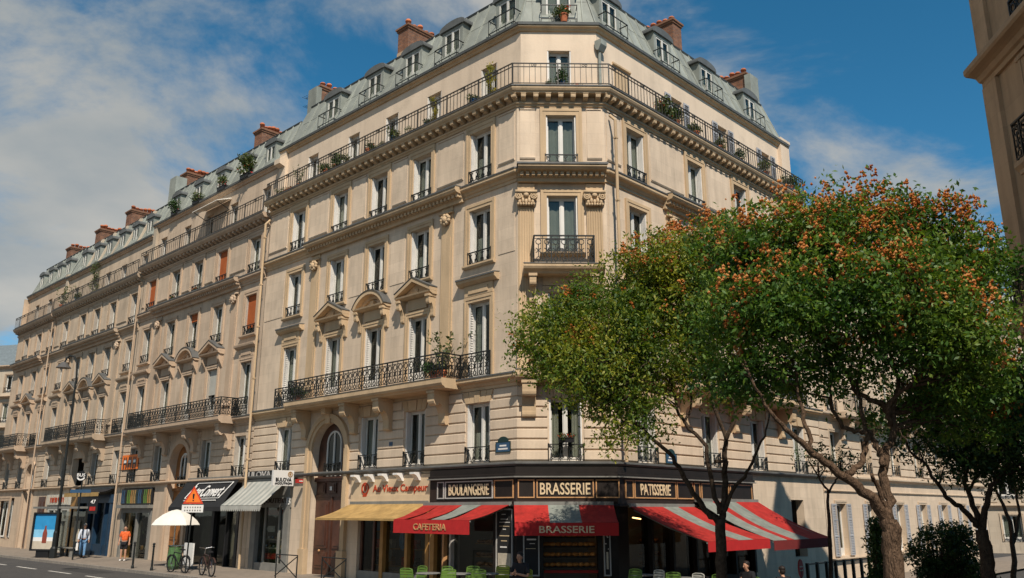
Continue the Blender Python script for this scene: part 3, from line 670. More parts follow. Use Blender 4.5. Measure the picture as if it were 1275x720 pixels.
def mansard(F, root, xa, xb, ka, kb, zR, dormers, hi, rpx=None):
    ob('eave', (MB().px([(-.36, zR-.14), (-.28, zR-.14), (-.24, zR-.06), (-.16, zR-.02), (-.16, zR+.03), (-.4, zR+.05)], xa, xb, ka, kb), S1t if hi else S2t), root, F)
    ob('gutter', (MB().px([(-.34, zR+.052), (-.12, zR+.035), (-.10, zR+.13), (-.34, zR+.15)], xa, xb, ka, kb), ZD), root, F)
    ra, rb = rpx or (xa, xb); zt = zR+2.55
    rf = ob('roof', (MB().px([(-.40, zR), (-1.33, zt-.06), (-4.8, zt+.25), (-4.8, zt-.2), (-1.75, zt-.3), (-.7, zR)], ra, rb, ka, kb), ZN), root, F)
    ob('ridge_roll', (MB().px([(-1.26, zt-.05), (-1.22, zt+.02), (-1.28, zt+.08), (-1.4, zt+.06), (-1.4, zt-.04)], ra, rb, ka, kb), ZD), rf, F)
    n = max(2, round((rb-ra)/.66)); s = (rb-ra)/n
    def panel(k0, k1, w):
        m = MB(); y0, y1, z0, z1 = -.32, -1.28, .12, 2.52
        e = .012; f = lambda x, k, y: x+k*y
        m.add([(f(-w/2+e, k0, y0), y0, z0), (f(w/2-e, k1, y0), y0, z0), (f(w/2-e, k1, y1), y1, z1), (f(-w/2+e, k0, y1), y1, z1), (f(-w/2+e, k0, y0), y0-.05, z0), (f(w/2-e, k1, y0), y0-.05, z0), (f(w/2-e, k1, y1), y1-.05, z1), (f(-w/2+e, k0, y1), y1-.05, z1)],
              [(0, 1, 2, 3), (7, 6, 5, 4), (0, 4, 5, 1), (1, 5, 6, 2), (2, 6, 7, 3), (3, 7, 4, 0)])
        x0 = -w/2
        m.add([(f(x0-.02, k0, y0), y0+.045, z0), (f(x0+.02, k0, y0), y0+.045, z0), (f(x0+.03, k0, y0), y0-.01, z0), (f(x0-.03, k0, y0), y0-.01, z0),
               (f(x0-.02, k0, y1), y1+.045, z1+.02), (f(x0+.02, k0, y1), y1+.045, z1+.02), (f(x0+.03, k0, y1), y1-.01, z1), (f(x0-.03, k0, y1), y1-.01, z1)],
              [(0, 1, 2, 3), (7, 6, 5, 4), (0, 4, 5, 1), (1, 5, 6, 2), (2, 6, 7, 3), (3, 7, 4, 0)])
        h = .55; yy = y0+(y1-y0)*h; zz = z0+(z1-z0)*h; m.add([(f(-w/2+.03, k0, yy), yy+.012, zz), (f(w/2-.03, k1, yy), yy+.012, zz), (f(w/2-.03, k1, yy), yy, zz+.03), (f(-w/2+.03, k0, yy), yy, zz+.03)], [(0, 1, 2, 3)])
        return m.mesh('zinc_panel', ZN)
    for i in range(n):
        k0, k1 = (ka if i == 0 else 0), (kb if i == n-1 else 0)
        ob('zinc_panel', cached(('zp', k0, k1, round(s, 4)), lambda: panel(k0, k1, s)), rf, F @ T(ra+(i+.5)*s, 0, zR))
    for d in dormers:
        dormer(F, root, d, zR, hi)
def dormer(F, root, c, zR, hi, w=1.02):
    def body():
        m = MB(); a = w/2+.1; z0, z1 = .12, 1.78
        for s in (-1, 1):
            x0, x1 = sorted((s*(w/2-.06), s*a)); m.px([(-.42, z0), (-.42, z1), (-1.1, z1), (-.42-.06, z0)], x0, x1)
        m.box(-w/2+.06, w/2-.06, -.5, -.42, z1-.12, z1); m.box(-w/2+.06, w/2-.06, -.5, -.40, z0, z0+.1)
        return m.mesh('dormer', ZN)
    M = F @ T(c, 0, zR) @ (T(0, -.12, 0) if hi else T(0, -.10, .02) @ Matrix.Diagonal((.82, 1, .86, 1)))
    o = ob('dormer', cached(('dor', w), body), root, M)
    def hood():
        m = MB(); a = w/2+.24; P = [(-a, 1.78), (a, 1.78), (a, 1.86)]+[(a*math.cos(t), 1.88+.24*math.sin(t)) for t in (.35, .7, 1.1, math.pi/2, 2.04, 2.44, 2.79)]+[(-a, 1.86)]
        m.py(P, -.36, -1.25)
        P2 = [(x*.82, 1.80+(z-1.8)*.6) for x, z in P]; m.py(P2, -.355, -.345)
        return m.mesh('hood', ZD)
    ob('hood', cached(('dh', w), hood), o, M)
    def fr():
        m = MB(); a = w/2-.06; z0, z1 = .22, 1.66; y0, y1 = -.49, -.44
        m.box(-a, -a+.06, y0, y1, z0, z1); m.box(a-.06, a, y0, y1, z0, z1); m.box(-.05, .05, y0, y1+.01, z0, z1); m.box(-a+.06, a-.06, y0, y1-.002, z1-.07, z1); m.box(-a+.06, a-.06, y0, y1-.002, z0, z0+.1); return m.mesh('window_frame', WHITE)
    ob('window_frame', cached(('dfr', w), fr), o, M)
    pm = cached(('dp', w), lambda: MB().box(-.19, .19, -.004, .004, 0, 1.27).mesh('pane', GLASS))
    for s in (-1, 1): ob('pane', pm, o, M @ T(s*.245, -.465, .32))
    ob('backing', cached(('dbk', w), lambda: MB().box(-w/2+.05, w/2-.05, -.60, -.58, .15, 1.7).mesh('backing', CURD)), o, M)
    def rl():
        m = MB(); a = w/2+.16; 
        for z, t in ((.86, .022), (.30, .016)):
            m.box(-a, a, -.09, -.06, z, z+t*1.6)
            for s in (-1, 1): x0, x1 = sorted((s*a, s*(a-.03))); m.box(x0, x1, -.45, -.09, z, z+t*1.5)
        for i in range(4): x = -a+.012+i*(2*a-.024)/3; m.box(x-.009, x+.009, -.082, -.064, .1, .86)
        return m.mesh('railing', IRON)
    if hi: ob('railing', cached(('drl', w), rl), o, M)

def chimney(F, root, x0, x1, y0, y1, z0, z1, pots=6, base=None, along='y'):
    M = F @ T((x0+x1)/2, (y0+y1)/2, 0); a, b = (x1-x0)/2, abs(y1-y0)/2
    m = MB().box(-a, a, -b, b, z0, z1-.22); o = ob('chimney', (m, BRICK), root, M)
    m = MB().box(-a-.05, a+.05, -b-.05, b+.05, z1-.219, z1-.12); m.box(-a-.1, a+.1, -b-.1, b+.1, z1-.12, z1-.03); m.box(-a-.03, a+.03, -b-.03, b+.03, z1-.03, z1+.03); ob('cap', (m, mat('chimney_cap', (.2, .09, .05), .9) if 'cap' not in CACHE else CACHE['cap']), o, M)
    if base: ob('render_coat', (MB().box(-a-.02, a+.02, -b-.02, b+.02, z0, base), PLASTERC), o, M)
    for i in range(pots):
        t = -.9+1.8*(i+.5)/pots; x, y = (t*a, 0) if along == 'x' else (0, t*b)
        hh = random.choice((.3, .38, .45)); pm = cached(('pot', hh), lambda: MB().lathe([(.13, 0), (.12, hh*.7), (.15, hh*.72), (.15, hh*.85), (.11, hh), (.08, hh)], 10).mesh('chimney_pot', TERRA, True))
        ob('chimney_pot', pm, o, M @ T(x, y, z1+.03))
    return o
CACHE['cap'] = mat('chimney_cap', (.2, .10, .06), .9, var=.2)

# ------------------------------------------------------------------ ground, road, pavement
def grid(name, x0, x1, y0, y1, n, m_, mt, zf):
    vs = [(x0+(x1-x0)*i/n, y0+(y1-y0)*j/m_, zf(x0+(x1-x0)*i/n, y0+(y1-y0)*j/m_)) for j in range(m_+1) for i in range(n+1)]
    fs = [(j*(n+1)+i, j*(n+1)+i+1, (j+1)*(n+1)+i+1, (j+1)*(n+1)+i) for j in range(m_) for i in range(n)]
    me = bpy.data.meshes.new(name); me.from_pydata(vs, [], fs); me.materials.append(mt); o = bpy.data.objects.new(name, me); COL.objects.link(o); WM[o.name] = Matrix(); return o
g = grid('ground', -400, 400, -60, 600, 200, 165, ASPH, lambda x, y: -.15+(gz(x, y) if abs(x) < 300 else 0)); g['kind'] = 'structure'; g['label'] = 'dark asphalt roadway and square in front of the buildings'
# pavement in front of the left row and round the corner (raised 13 cm), with a granite kerb
PW = 3.55
def ring_off(o):                                    # offset polyline of the frontage
    k = math.tan(R_(22.5)); return [pt(FL, 75, o, 0), pt(FL, -k*o, o, 0), pt(FR, XR+k*o, o, 0), pt(FR, -60, o, 0)]
def strip(name, o0, o1, z0, z1, mt, seg=40):
    P, Q = ring_off(o0), ring_off(o1); m = MB()
    for i in range(3):
        for k in range(seg):
            a, b = P[i].lerp(P[i+1], k/seg), P[i].lerp(P[i+1], (k+1)/seg); c, d = Q[i].lerp(Q[i+1], (k+1)/seg), Q[i].lerp(Q[i+1], k/seg)
            L_ = [(a, z0), (b, z0), (c, z1), (d, z1)]
            m.quad(*[(p.x, p.y, z+gz(p.x, p.y)) for p, z in L_])
    return ob(name, (m, mt))
WIDE = 9.0
o = strip('pavement', -.5, PW-.16, .0, -.03, PAVE); o['kind'] = 'structure'; o['label'] = 'pale stone pavement along the shop fronts'
m = MB(); P, Q = ring_off(PW-.16), ring_off(PW)
kerb = ob('kerb', None); kerb['kind'] = 'structure'; kerb['label'] = 'granite kerb between pavement and roadway'
kb_ = MB().box(-.48, .48, 0, .16, -.2, 0); kbm = kb_.mesh('kerb_stone', KERB)
for F_, xs in ((FL, [i for i in range(-2, 58)]), ):
    for x in xs:
        p = pt(F_, x+.5, PW-.16, 0); ob('kerb_stone', kbm, kerb, F_ @ T(x+.5, PW-.16, -.026+gz(p.x, p.y)))
o = ob('terrace_paving', None); o['kind'] = 'structure'; o['label'] = 'paved terrace widening round the corner brasserie'
mesh_t = MB()
ob('paving', (MB().quad(*[(p.x, p.y, -.022+gz(p.x, p.y)) for p in (pt(FL, -1.4, PW, 0), pt(FL, -1.4, 9, 0), pt(FC, -6, 9, 0), pt(FR, -4, PW, 0))]), PAVE), o)
road = ob('road', None); road['kind'] = 'structure'; road['label'] = 'asphalt carriageway with dashed white lane markings'
sheet = MB().box(-20, 70, PW+.001, 14, -.17, -.146); ob('surface', (sheet, ASPH), road, FL)
for i in range(12):
    x = 12+i*4.3; ob('lane_marking', cached('lane', lambda: MB().box(0, 2.6, -.06, .06, -.145, -.141).mesh('lane_marking', MARK)), road, FL @ T(x, 5.6, 0))
for x, y in ((24, 4.4), (36, 6.6)): ob('drain_cover', cached('drain', lambda: MB().lathe([(.36, 0), (.36, .006), (.3, .006), (.3, .003)], 18).mesh('drain_cover', IRON)), road, FL @ T(x, y, -.1455))
for x0, x1, y0, y1 in ((20, 23.5, 4.0, 5.0), (30, 38, 6.4, 7.3)): ob('tar_patch', (MB().box(x0, x1, y0, y1, -.146, -.1435), mat('tar_patch', (.04, .038, .036), .9, bump=.4, bscale=80)), road, FL)

# ------------------------------------------------------------------ the corner building
K8 = math.tan(R_(22.5))
LV1 = dict(shop=3.88, D=6.72, C=13.74, S5=16.74, R=19.45, f1t=5.9, f2t=9.4, f3b=10.78, f3t=12.8, f4t=15.8)
corner = thing('corner_building', 'cream limestone corner apartment building with iron balconies and zinc mansard roof above the brasserie', 'building', T(PA.x, PA.y, 0))
colsL = [1.8, 5.07, 7.78, 10.5, 13.77]
facade(FL, corner, S1, S1t, S1r, 0, 16.33, -K8, 0, colsL, LV1, colsL[1:4], ground=[(.0005+.12, 3.9, -.9, 3.72), (4.15, 8.62, -.9, 3.68), (12.9, 16.0, -.9, 3.68)],
       arch=(10.42, 1.14, 4.72), pil=(3.5, 12.12), balc=(2.6, 12.45, (3.4, 6.5, 8.62, 12.0)), seed=3, dormers=(1.0, 4.1, 6.6, 9.2, 12.4), rpx=(0, 15.45), midC=(2.62, 12.5),
       f5cols=[1.78, 4.9, 7.6, 10.3, 13.5])
colsR = [-1.5, -5.5, -9.05, -12.6]
facade(FR, corner, S1, S1t, S1r, -14.6, XR, 0, K8, colsR, LV1, colsR[1:3], ground=[(-8.05, XR-.12, -.9, 3.72), (-12.6, -11.5, .6, 2.85)],
       pil=(-3.6, -11.0), balc=(-11.4, -3.2, (-10.9, -7.2, -3.7)), seed=5, dormers=(-.95, -4.5, -7.9, -11.7), rpx=(-14.3, XR), midC=(-11.5, -3.1),
       f5cols=[-5.0, -8.55, -12.4], attic_shut={-5.0: SHUTM, -8.55: SHUTM, -12.4: SHUTM})
# chamfer
facade(FC, corner, S1, S1t, S1r, -CW, 0, -K8, K8, [-1.53], LV1, [], ground=[(-CW+.12, -.12, -.9, 3.72)], ww=1.04, seed=9, dormers=(-1.55,), f5cols=[-1.53], ped=False)
for p in (-.30, -CW+.42):                            # fluted pilasters of the chamfer, two storeys high
    m = MB(); z0 = LV1['D']+.05; m.box(p-.31, p+.31, -.02, .13, z0, z0+.8); m.px([(-.02, z0+.8), (.18, z0+.8), (.18, z0+.9), (.1, z0+1.0), (-.02, z0+1.0)], p-.33, p+.33)
    m.box(p-.265, p+.265, -.02, .07, z0+1.0, 12.42)
    for k in range(6): m.box(p-.235+k*.083, p-.195+k*.083, .06, .10, z0+1.15, 12.35)
    q = ob('pilaster', (m, S1t), corner, FC); ob('capital', capital_mesh(S1t), q, FC @ T(p, .06, 12.40))
    ob('impost', (MB().box(p-.29, p+.29, -.02, .12, 12.925, 13.2), S1t), q, FC)
z0 = LV1['C']; m = MB().px([(-.02, z0-.50), (.22, z0-.50), (.22, z0-.36), (.28, z0-.34), (.28, z0-.22), (.54, z0-.17), (.62, z0-.09), (.62, z0+.02), (-.02, z0+.06)], -CW+.02, -.02)
c_ = ob('cornice', (m, S1t), corner, FC); m = MB()
for i in range(15): x = -CW+.15+i*(CW-.3)/14; m.box(x-.055, x+.055, .27, .42, z0-.335, z0-.205)
ob('dentils', (m, S1t), c_, FC)['kind'] = 'stuff'; ob('lead_flashing', (MB().px([(-.02, z0+.062), (.62, z0+.024), (.63, z0-.02), (.655, z0-.02), (.655, z0+.045), (-.02, z0+.09)], -CW-.02, .02), LEAD), c_, FC)
s_ = ob('balcony', (MB().px([(-.02, 9.92), (.5, 9.92), (.54, 9.98), (.66, 10.05), (.70, 10.12), (.70, 10.21), (-.02, 10.225)], -2.86, -.2), S1t), corner, FC)
ob('slab_edge', (MB().px([(.62, 10.222), (.72, 10.208), (.72, 10.232), (.62, 10.24)], -2.88, -.18), LEAD), s_, FC)
ob('railing', (rail_orn_mb(MB(), 1.98, .98), IRON), s_, FC @ T(-2.52, .58, 10.23))
for x in (-2.52, -.54): ob('railing', (rail_orn_mb(MB(), .55, .98), IRON), s_, FC @ T(x, .02, 10.23) @ RZ(R_(90)))
for x in (-2.52, -.5): ob('console', console_mesh(.22, .5, .85, S1t, 'c'), s_, FC @ T(x, .02, 9.87))
s_ = ob('balcony', (MB().px([(-.02, 6.42), (.5, 6.42), (.54, 6.47), (.62, 6.5), (.66, 6.57), (.66, 6.73), (-.02, 6.77)], -CW-.08, .08), S1t), corner, FC)
ob('slab_edge', (MB().px([(.6, 6.765), (.68, 6.735), (.68, 6.755), (.6, 6.78)], -CW-.09, .09), LEAD), s_, FC)
for x in (-.36, -CW+.45): ob('console', console_mesh(.44, .46, 1.1, S1t, 'd'), s_, FC @ T(x, .05, 6.37))
ob('railing', (rail_orn_mb(MB(), 1.5, .86), IRON), s_, FC @ T(-2.3, .5, 6.77))
# drain pipes and hopper
for F_, x, tops in ((FR, .1, 18.9), (FL, 16.2, 19.0)):
    m = MB(); ys = [(.34, -.9 if F_ is FL else 3.9), (.34, 6), (.34, 12), (.34, 15.6), (.12, 15.85)]
    for z in (4.6, 8.2, 10.6, 12.6, 14.9): m.box(x-.07, x+.07, .28, .4, z, z+.06)
    m.tube([(x, y, z) for y, z in ys], .055, 8)
    p_ = ob('drain_pipe', (m, S1t), corner, F_)
    m = MB(); m.tube([(x, -.26, 16.5), (x, -.26, tops-.3)], .055, 8); m.px([(-.34, tops), (-.34, tops-.25), (-.24, tops-.4), (-.18, tops-.4), (-.05, tops-.2), (-.05, tops)], x-.17, x+.17); ob('hopper', (m, ZN), p_, F_)
# blind window recess on the right attic
ob('blind_window', (MB().box(-1.75, -.85, -.36, -.34, 16.6, 18.35).px([(-.36, 18.35), (-.27, 18.40), (-.27, 18.47), (-.36, 18.5)], -1.85, -.75), S1t), corner, FR)
ob('parapet_pier', (MB().box(-14.62, -13.75, -.60, -.18, 16.5, 19.62).box(-14.68, -13.7, -.64, -.12, 19.62, 19.75), S1r), corner, FR)
ob('parapet_pier', (MB().box(15.75, 16.3, -.6, -.2, 16.5, 19.5).box(15.7, 16.32, -.64, -.14, 19.5, 19.62).px([(-.2, 18.6), (.1, 18.7), (.1, 18.95), (-.2, 19.2)], 15.78, 16.27), S1r), corner, FL)
# chimneys
chimney(FL, corner, 9.2, 9.95, -2.3, -4.3, 21.8, 24.5, 5, 23.2)
chimney(FL, corner, 15.55, 16.15, -1.8, -3.5, 21.2, 23.5, 4)
ob('chimney_flank', (MB().px([(-.6, 19.9), (-1.5, 22.0), (-1.5, 23.3), (-1.8, 23.3), (-1.8, 20)], 15.47, 16.23), ZN), corner, FL)
chimney(FR, corner, -8.9, -8.2, -2.3, -4.2, 21.8, 24.6, 5)
chimney(FR, corner, -14.4, -13.75, -1.7, -3.5, 21.5, 23.8, 5)
ob('chimney_flank', (MB().px([(-.45, 19.6), (-1.4, 22.3), (-1.4, 23.6), (-1.72, 23.6), (-1.72, 19.6)], -14.45, -13.65), ZN), corner, FR)
chimney(FR, corner, -3.7, -2.9, -3.6, -5.2, 22, 24.6, 4)
# carriage entrance: arch, spandrels, doors
ac, ar, asp = 10.42, 1.14, 4.72
m = MB(); N_ = 16
arcP = [(ac+ar*math.cos(math.pi*i/N_), asp+ar*math.sin(math.pi*i/N_)) for i in range(N_+1)]
for i in range(N_): m.quad((arcP[i][0], -.002, arcP[i][1]), (arcP[i+1][0], -.002, arcP[i+1][1]), (arcP[i+1][0], -.002, asp+ar+.003), (arcP[i][0], -.002, asp+ar+.003)); m.quad((arcP[i][0], -.002, arcP[i][1]), (arcP[i+1][0], -.002, arcP[i+1][1]), (arcP[i+1][0], -.36, arcP[i+1][1]), (arcP[i][0], -.36, arcP[i][1]))
e_ = ob('entrance_arch', (m, S1), corner, FL)
m = MB(); m.arc(ac, asp, ar, ar+.16, 0, math.pi, -.03, .09, 18); m.arc(ac, asp, ar+.16, ar+.34, 0, math.pi, -.03, .15, 18)
for s in (-1, 1): x0, x1 = sorted((ac+s*ar, ac+s*(ar+.16))); m.box(x0, x1, -.03, .09, -.5, asp); x0, x1 = sorted((ac+s*(ar+.16), ac+s*(ar+.34))); m.box(x0, x1, -.03, .15, -.5, asp); x0, x1 = sorted((ac+s*(ar-.02), ac+s*(ar+.38))); m.box(x0, x1, -.03, .2, -.5, .95)
ob('archivolt', (m, S1t), e_, FL); ob('keystone', console_mesh(.3, .34, .62, S1t, 'k'), e_, FL @ T(ac, .05, asp+ar+.55))
d_ = ob('carriage_door', (MB().box(ac-ar, ac+ar, -.34, -.28, -.3, 3.55).box(ac-ar, ac+ar, -.36, -.16, 3.55, 3.72).box(ac-ar, ac+ar, -.34, -.24, 2.95, 3.03).box(ac-.05, ac+.05, -.34, -.24, -.3, 2.95), DOORW), corner, FL)
dp = cached('doorpanel', lambda: MB().box(-.36, .36, 0, .035, 0, .02).mesh('door_panel', DOORW))
for s in (-1, 1):
    for z, h in ((.25, .6), (1.0, 1.75)):
        x0 = ac+s*.60
        ob('door_panel', (MB().box(-.40, .40, 0, .045, 0, h).box(-.30, .30, .03, .07, .1, h-.1), DOORW), d_, FL @ T(x0, -.285, z))
    ob('door_knob', (MB().ball((0, .05, 0), .05, .04, .05), GOLD), d_, FL @ T(ac+s*.6, -.24, .9))
for x in (-.75, 0, .75): ob('door_panel', (MB().box(-.28, .28, 0, .05, 0, .4).box(-.2, .2, .03, .075, .06, .34), DOORW), d_, FL @ T(ac+x, -.285, 3.09))
ob('number_plate', (MB().box(-.07, .07, 0, .012, 0, .15), WHT), d_, FL @ T(ac, -.20, 3.2))
m = MB()
P_ = [(ac-ar, 3.72), (ac+ar, 3.72)]+[(ac+ar*math.cos(math.pi*i/14), asp+ar*math.sin(math.pi*i/14)) for i in range(15)]
ob('fanlight_board', (MB().py(P_, -.345, -.30), DOORW), corner, FL)
fw = .50; m = MB()
for s in (-1, 1): x0, x1 = sorted((ac+s*fw, ac+s*(fw-.07))); m.box(x0, x1, -.30, -.24, 3.75, 5.05)
m.arc(ac, 5.05, fw-.07, fw, 0, math.pi, -.30, -.24, 12); m.box(ac-.04, ac+.04, -.30, -.235, 3.75, 5.5); m.box(ac-fw+.07, ac+fw-.07, -.3, -.242, 3.75, 3.83)
w_ = ob('arched_window', (m, WHITE), corner, FL)
for s in (-1, 1):
    x0, x1 = sorted((ac+s*.04, ac+s*(fw-.07))); P2 = [(x0, 3.83), (x1, 3.83), (x1, 5.05)]+([(ac+s*(fw-.07)*math.cos(t), 5.05+(fw-.07)*math.sin(t)) for t in (.4, .8, 1.2, 1.48)] if s > 0 else [])
    if s < 0: P2 = [(x1, 3.83), (x0, 3.83), (x0, 5.05)]+[(ac-(fw-.07)*math.cos(t), 5.05+(fw-.07)*math.sin(t)) for t in (.4, .8, 1.2, 1.48)]
    ob('pane', (MB().py(P2, -.29, -.28), glass_mat('arched_glass', (.06, .06, .06), 1.7)), w_, FL)
ob('railing', rail_small(1.1, .5), w_, FL @ T(ac, -.22, 3.75))
ob('house_number', (MB().box(6.27, 6.47, .05, .065, 4.72, 4.86), PLQ), corner, FL)

# ------------------------------------------------------------------ the row of houses along the left street
def entrance(F, root, ac, ar, asp, st, trim, dm, dt=3.5):
    m = MB(); n = 12; A = [(ac+ar*math.cos(math.pi*i/n), asp+ar*math.sin(math.pi*i/n)) for i in range(n+1)]
    for i in range(n): m.quad((A[i][0], -.002, A[i][1]), (A[i+1][0], -.002, A[i+1][1]), (A[i+1][0], -.002, asp+ar+.003), (A[i][0], -.002, asp+ar+.003)); m.quad((A[i][0], -.002, A[i][1]), (A[i+1][0], -.002, A[i+1][1]), (A[i+1][0], -.36, A[i+1][1]), (A[i][0], -.36, A[i][1]))
    m.arc(ac, asp, ar, ar+.24, 0, math.pi, -.03, .1, 14)
    for s in (-1, 1): x0, x1 = sorted((ac+s*ar, ac+s*(ar+.24))); m.box(x0, x1, -.03, .1, -.5, asp)
    ob('entrance_arch', (m, trim), root, F)
    P = [(ac-ar, dt), (ac+ar, dt)]+[(ac+ar*math.cos(math.pi*i/12), asp+ar*math.sin(math.pi*i/12)) for i in range(13)]
    ob('fanlight_board', (MB().py(P, -.345, -.30), dm), root, F)
    m = MB(); fw = .45
    for s in (-1, 1): x0, x1 = sorted((ac+s*fw, ac+s*(fw-.07))); m.box(x0, x1, -.30, -.24, dt+.1, asp+.1)
    m.arc(ac, asp+.1, fw-.07, fw, 0, math.pi, -.30, -.24, 10); m.box(ac-.04, ac+.04, -.30, -.235, dt+.1, asp+.5)
    w_ = ob('arched_window', (m, WHITE), root, F); ob('pane', (MB().box(ac-fw+.07, ac+fw-.07, -.29, -.28, dt+.1, asp+.3), glass_mat('fan_glass', (.06, .06, .06), 1.7)), w_, F); ob('railing', rail_small(1.0, .5), w_, F @ T(ac, -.22, dt+.1))
    d_ = ob('door', (MB().box(ac-ar, ac+ar, -.34, -.28, -.3, dt).box(ac-ar, ac+ar, -.36, -.18, dt-.12, dt+.02).box(ac-.05, ac+.05, -.3, -.25, -.3, dt-.12), dm), root, F)
    for s in (-1, 1):
        for z, h in ((.2, .7), (1.05, 1.9)): ob('door_panel', (MB().box(-ar*.36, ar*.36, 0, .05, 0, h).box(-ar*.26, ar*.26, .03, .075, .1, h-.1), dm), d_, F @ T(ac+s*ar*.52, -.285, z))
second = thing('apartment_building', 'weathered stone apartment building with rust window blinds beside the cream corner building', 'building', T(*pt(FL, 16.4, 0, 0)))
c2 = [17.57, 20.85, 23.5, 26.15, 29.2]
facade(FL, second, S2, S2t, S2, 16.36, 30.48, 0, 0, c2, dict(shop=3.85, D=6.62, C=13.45, S5=16.28, R=18.95, f1t=5.75, f2t=9.2, f3b=10.5, f3t=12.45, f4t=15.35), c2[1:4], ground=[(17.1, 22.2, -.9, 3.65), (26.1, 30.1, -.9, 3.6)],
       ww=1.02, hi=False, arch=(23.5, 1.0, 4.7), pil=(19.15, 27.7), balc=(18.0, 28.5, (18.5, 21.9, 25.1, 28.0)), seed=11, dormers=(17.8, 20.4, 23.0, 25.6, 28.4), midC=(18.6, 28.2),
       blinds={('F4', 1): (.95, RUST), ('F4', 4): (.85, RUST), ('F3', 0): (.82, RUST), ('F3', 2): (.2, RUST), ('F2', 1): (.5, PALE)})
entrance(FL, second, 23.5, 1.0, 4.7, S2, S2t, OAK)
third = thing('apartment_building', 'plain grey-cream stone apartment building with a climbing plant on its long attic balcony', 'building', T(*pt(FL, 30.5, 0, 0)))
c3 = [31.6, 34.8, 37.35, 39.75, 42.9]
facade(FL, third, S3, S3t, S3, 30.52, 44.88, 0, 0, c3, dict(shop=3.85, D=6.68, C=13.02, S5=16.0, R=18.42, f1t=5.75, f2t=9.1, f3b=10.3, f3t=12.15, f4t=15.0), c3[1:4], ground=[(31.3, 36.3, -.9, 3.6), (37.9, 41.6, -.9, 3.4)],
       ww=1.0, hi=False, arch=(37.35, .95, 4.6), pil=(33.2, 41.3), balc=(33.0, 41.6, (33.5, 36.0, 38.7, 41.1)), seed=13, dormers=(31.9, 34.0, 36.1, 38.2, 40.3, 42.6), midC=(33, 41.5))
fourth = thing('apartment_building', 'narrow stone apartment building at the far street corner with three windows on each floor', 'building', T(*pt(FL, 45, 0, 0)))
c4 = [45.7, 48.2, 51.0]
facade(FL, fourth, S4, S4t, S4, 44.92, 53.2, 0, 0, c4, dict(shop=3.85, D=6.7, C=13.05, S5=15.88, R=18.5, f1t=5.75, f2t=9.1, f3b=10.3, f3t=12.15, f4t=14.9), [48.2], ground=[(48.6, 52.6, .5, 3.3)],
       ww=1.0, hi=False, arch=(45.9, .8, 4.7), pil=(), balc=(47.0, 53.1, (47.4, 50, 52.6)), seed=17, dormers=(45.8, 47.6, 49.4, 51.4), midC=(46.5, 52.5))
entrance(FL, fourth, 45.9, .8, 4.7, S4, S4t, DOORW, 3.3)
ob('end_wall', (MB().box(53.18, 53.24, -9, 0, -1, 18.4), S4), fourth, FL)
for (b_, us) in ((second, ((22.4, 23.2, -2.4, -4.0, 23.6, 6),)), (third, ((31.2, 32.0, -2.2, -3.9, 23.4, 6), (39.6, 40.5, -2.2, -4.1, 23.0, 6))), (fourth, ((45.2, 46.1, -2.2, -4.2, 22.9, 7), (51.2, 52.1, -2.2, -4.2, 22.8, 6)))):
    for x0, x1, y0, y1, zt, n in us: chimney(FL, b_, x0, x1, y0, y1, 20.0, zt, n)
ob('chimney_flank', (MB().px([(-.9, 19.8), (-1.5, 21.4), (-1.5, 22.9), (-2.2, 22.9), (-2.2, 19.6)], 31.15, 32.05), ZN), third, FL)
# pale partition fins between the dormers of the third house
for x in (33.0, 35.1, 37.2, 39.3, 41.4): ob('party_fin', (MB().px([(-.25, 18.6), (-1.1, 20.9), (-1.6, 20.9), (-1.6, 19.5), (-.5, 18.6)], x-.1, x+.1), S6), third, FL)
for b_, x, z in ((second, 30.4, 18.6), (third, 44.8, 18.1)):
    p_ = ob('drain_pipe', (MB().tube([(x-.12, .34, -.8), (x-.12, .34, 8), (x-.12, .34, 15.2)], .045, 8), S2t), b_, FL)
    ob('parapet_pier', (MB().box(x-.35, x+.05, -.55, -.2, 16.1, z+.5).box(x-.4, x+.08, -.6, -.14, z+.5, z+.65), S6), b_, FL)
# cream awning over an attic window of the second house
o = thing('attic_awning', 'small cream awning folded out over an attic balcony window of the weathered stone building', 'awning', FL @ T(22.6, -.33, 18.3))
ob('canopy', (MB().px([(0, .1), (.02, .16), (.8, -.16), (.8, -.2)], -1.4, 1.4), CREAMC), o, FL @ T(22.6, -.33, 18.3)); ob('arm', (MB().tube([(-1.3, .02, -.5), (-1.3, .75, -.2)], .02).tube([(1.3, .02, -.5), (1.3, .75, -.2)], .02).box(-1.3, 1.3, .01, .04, -.52, -.48), IRON), o, FL @ T(22.6, -.33, 18.3))

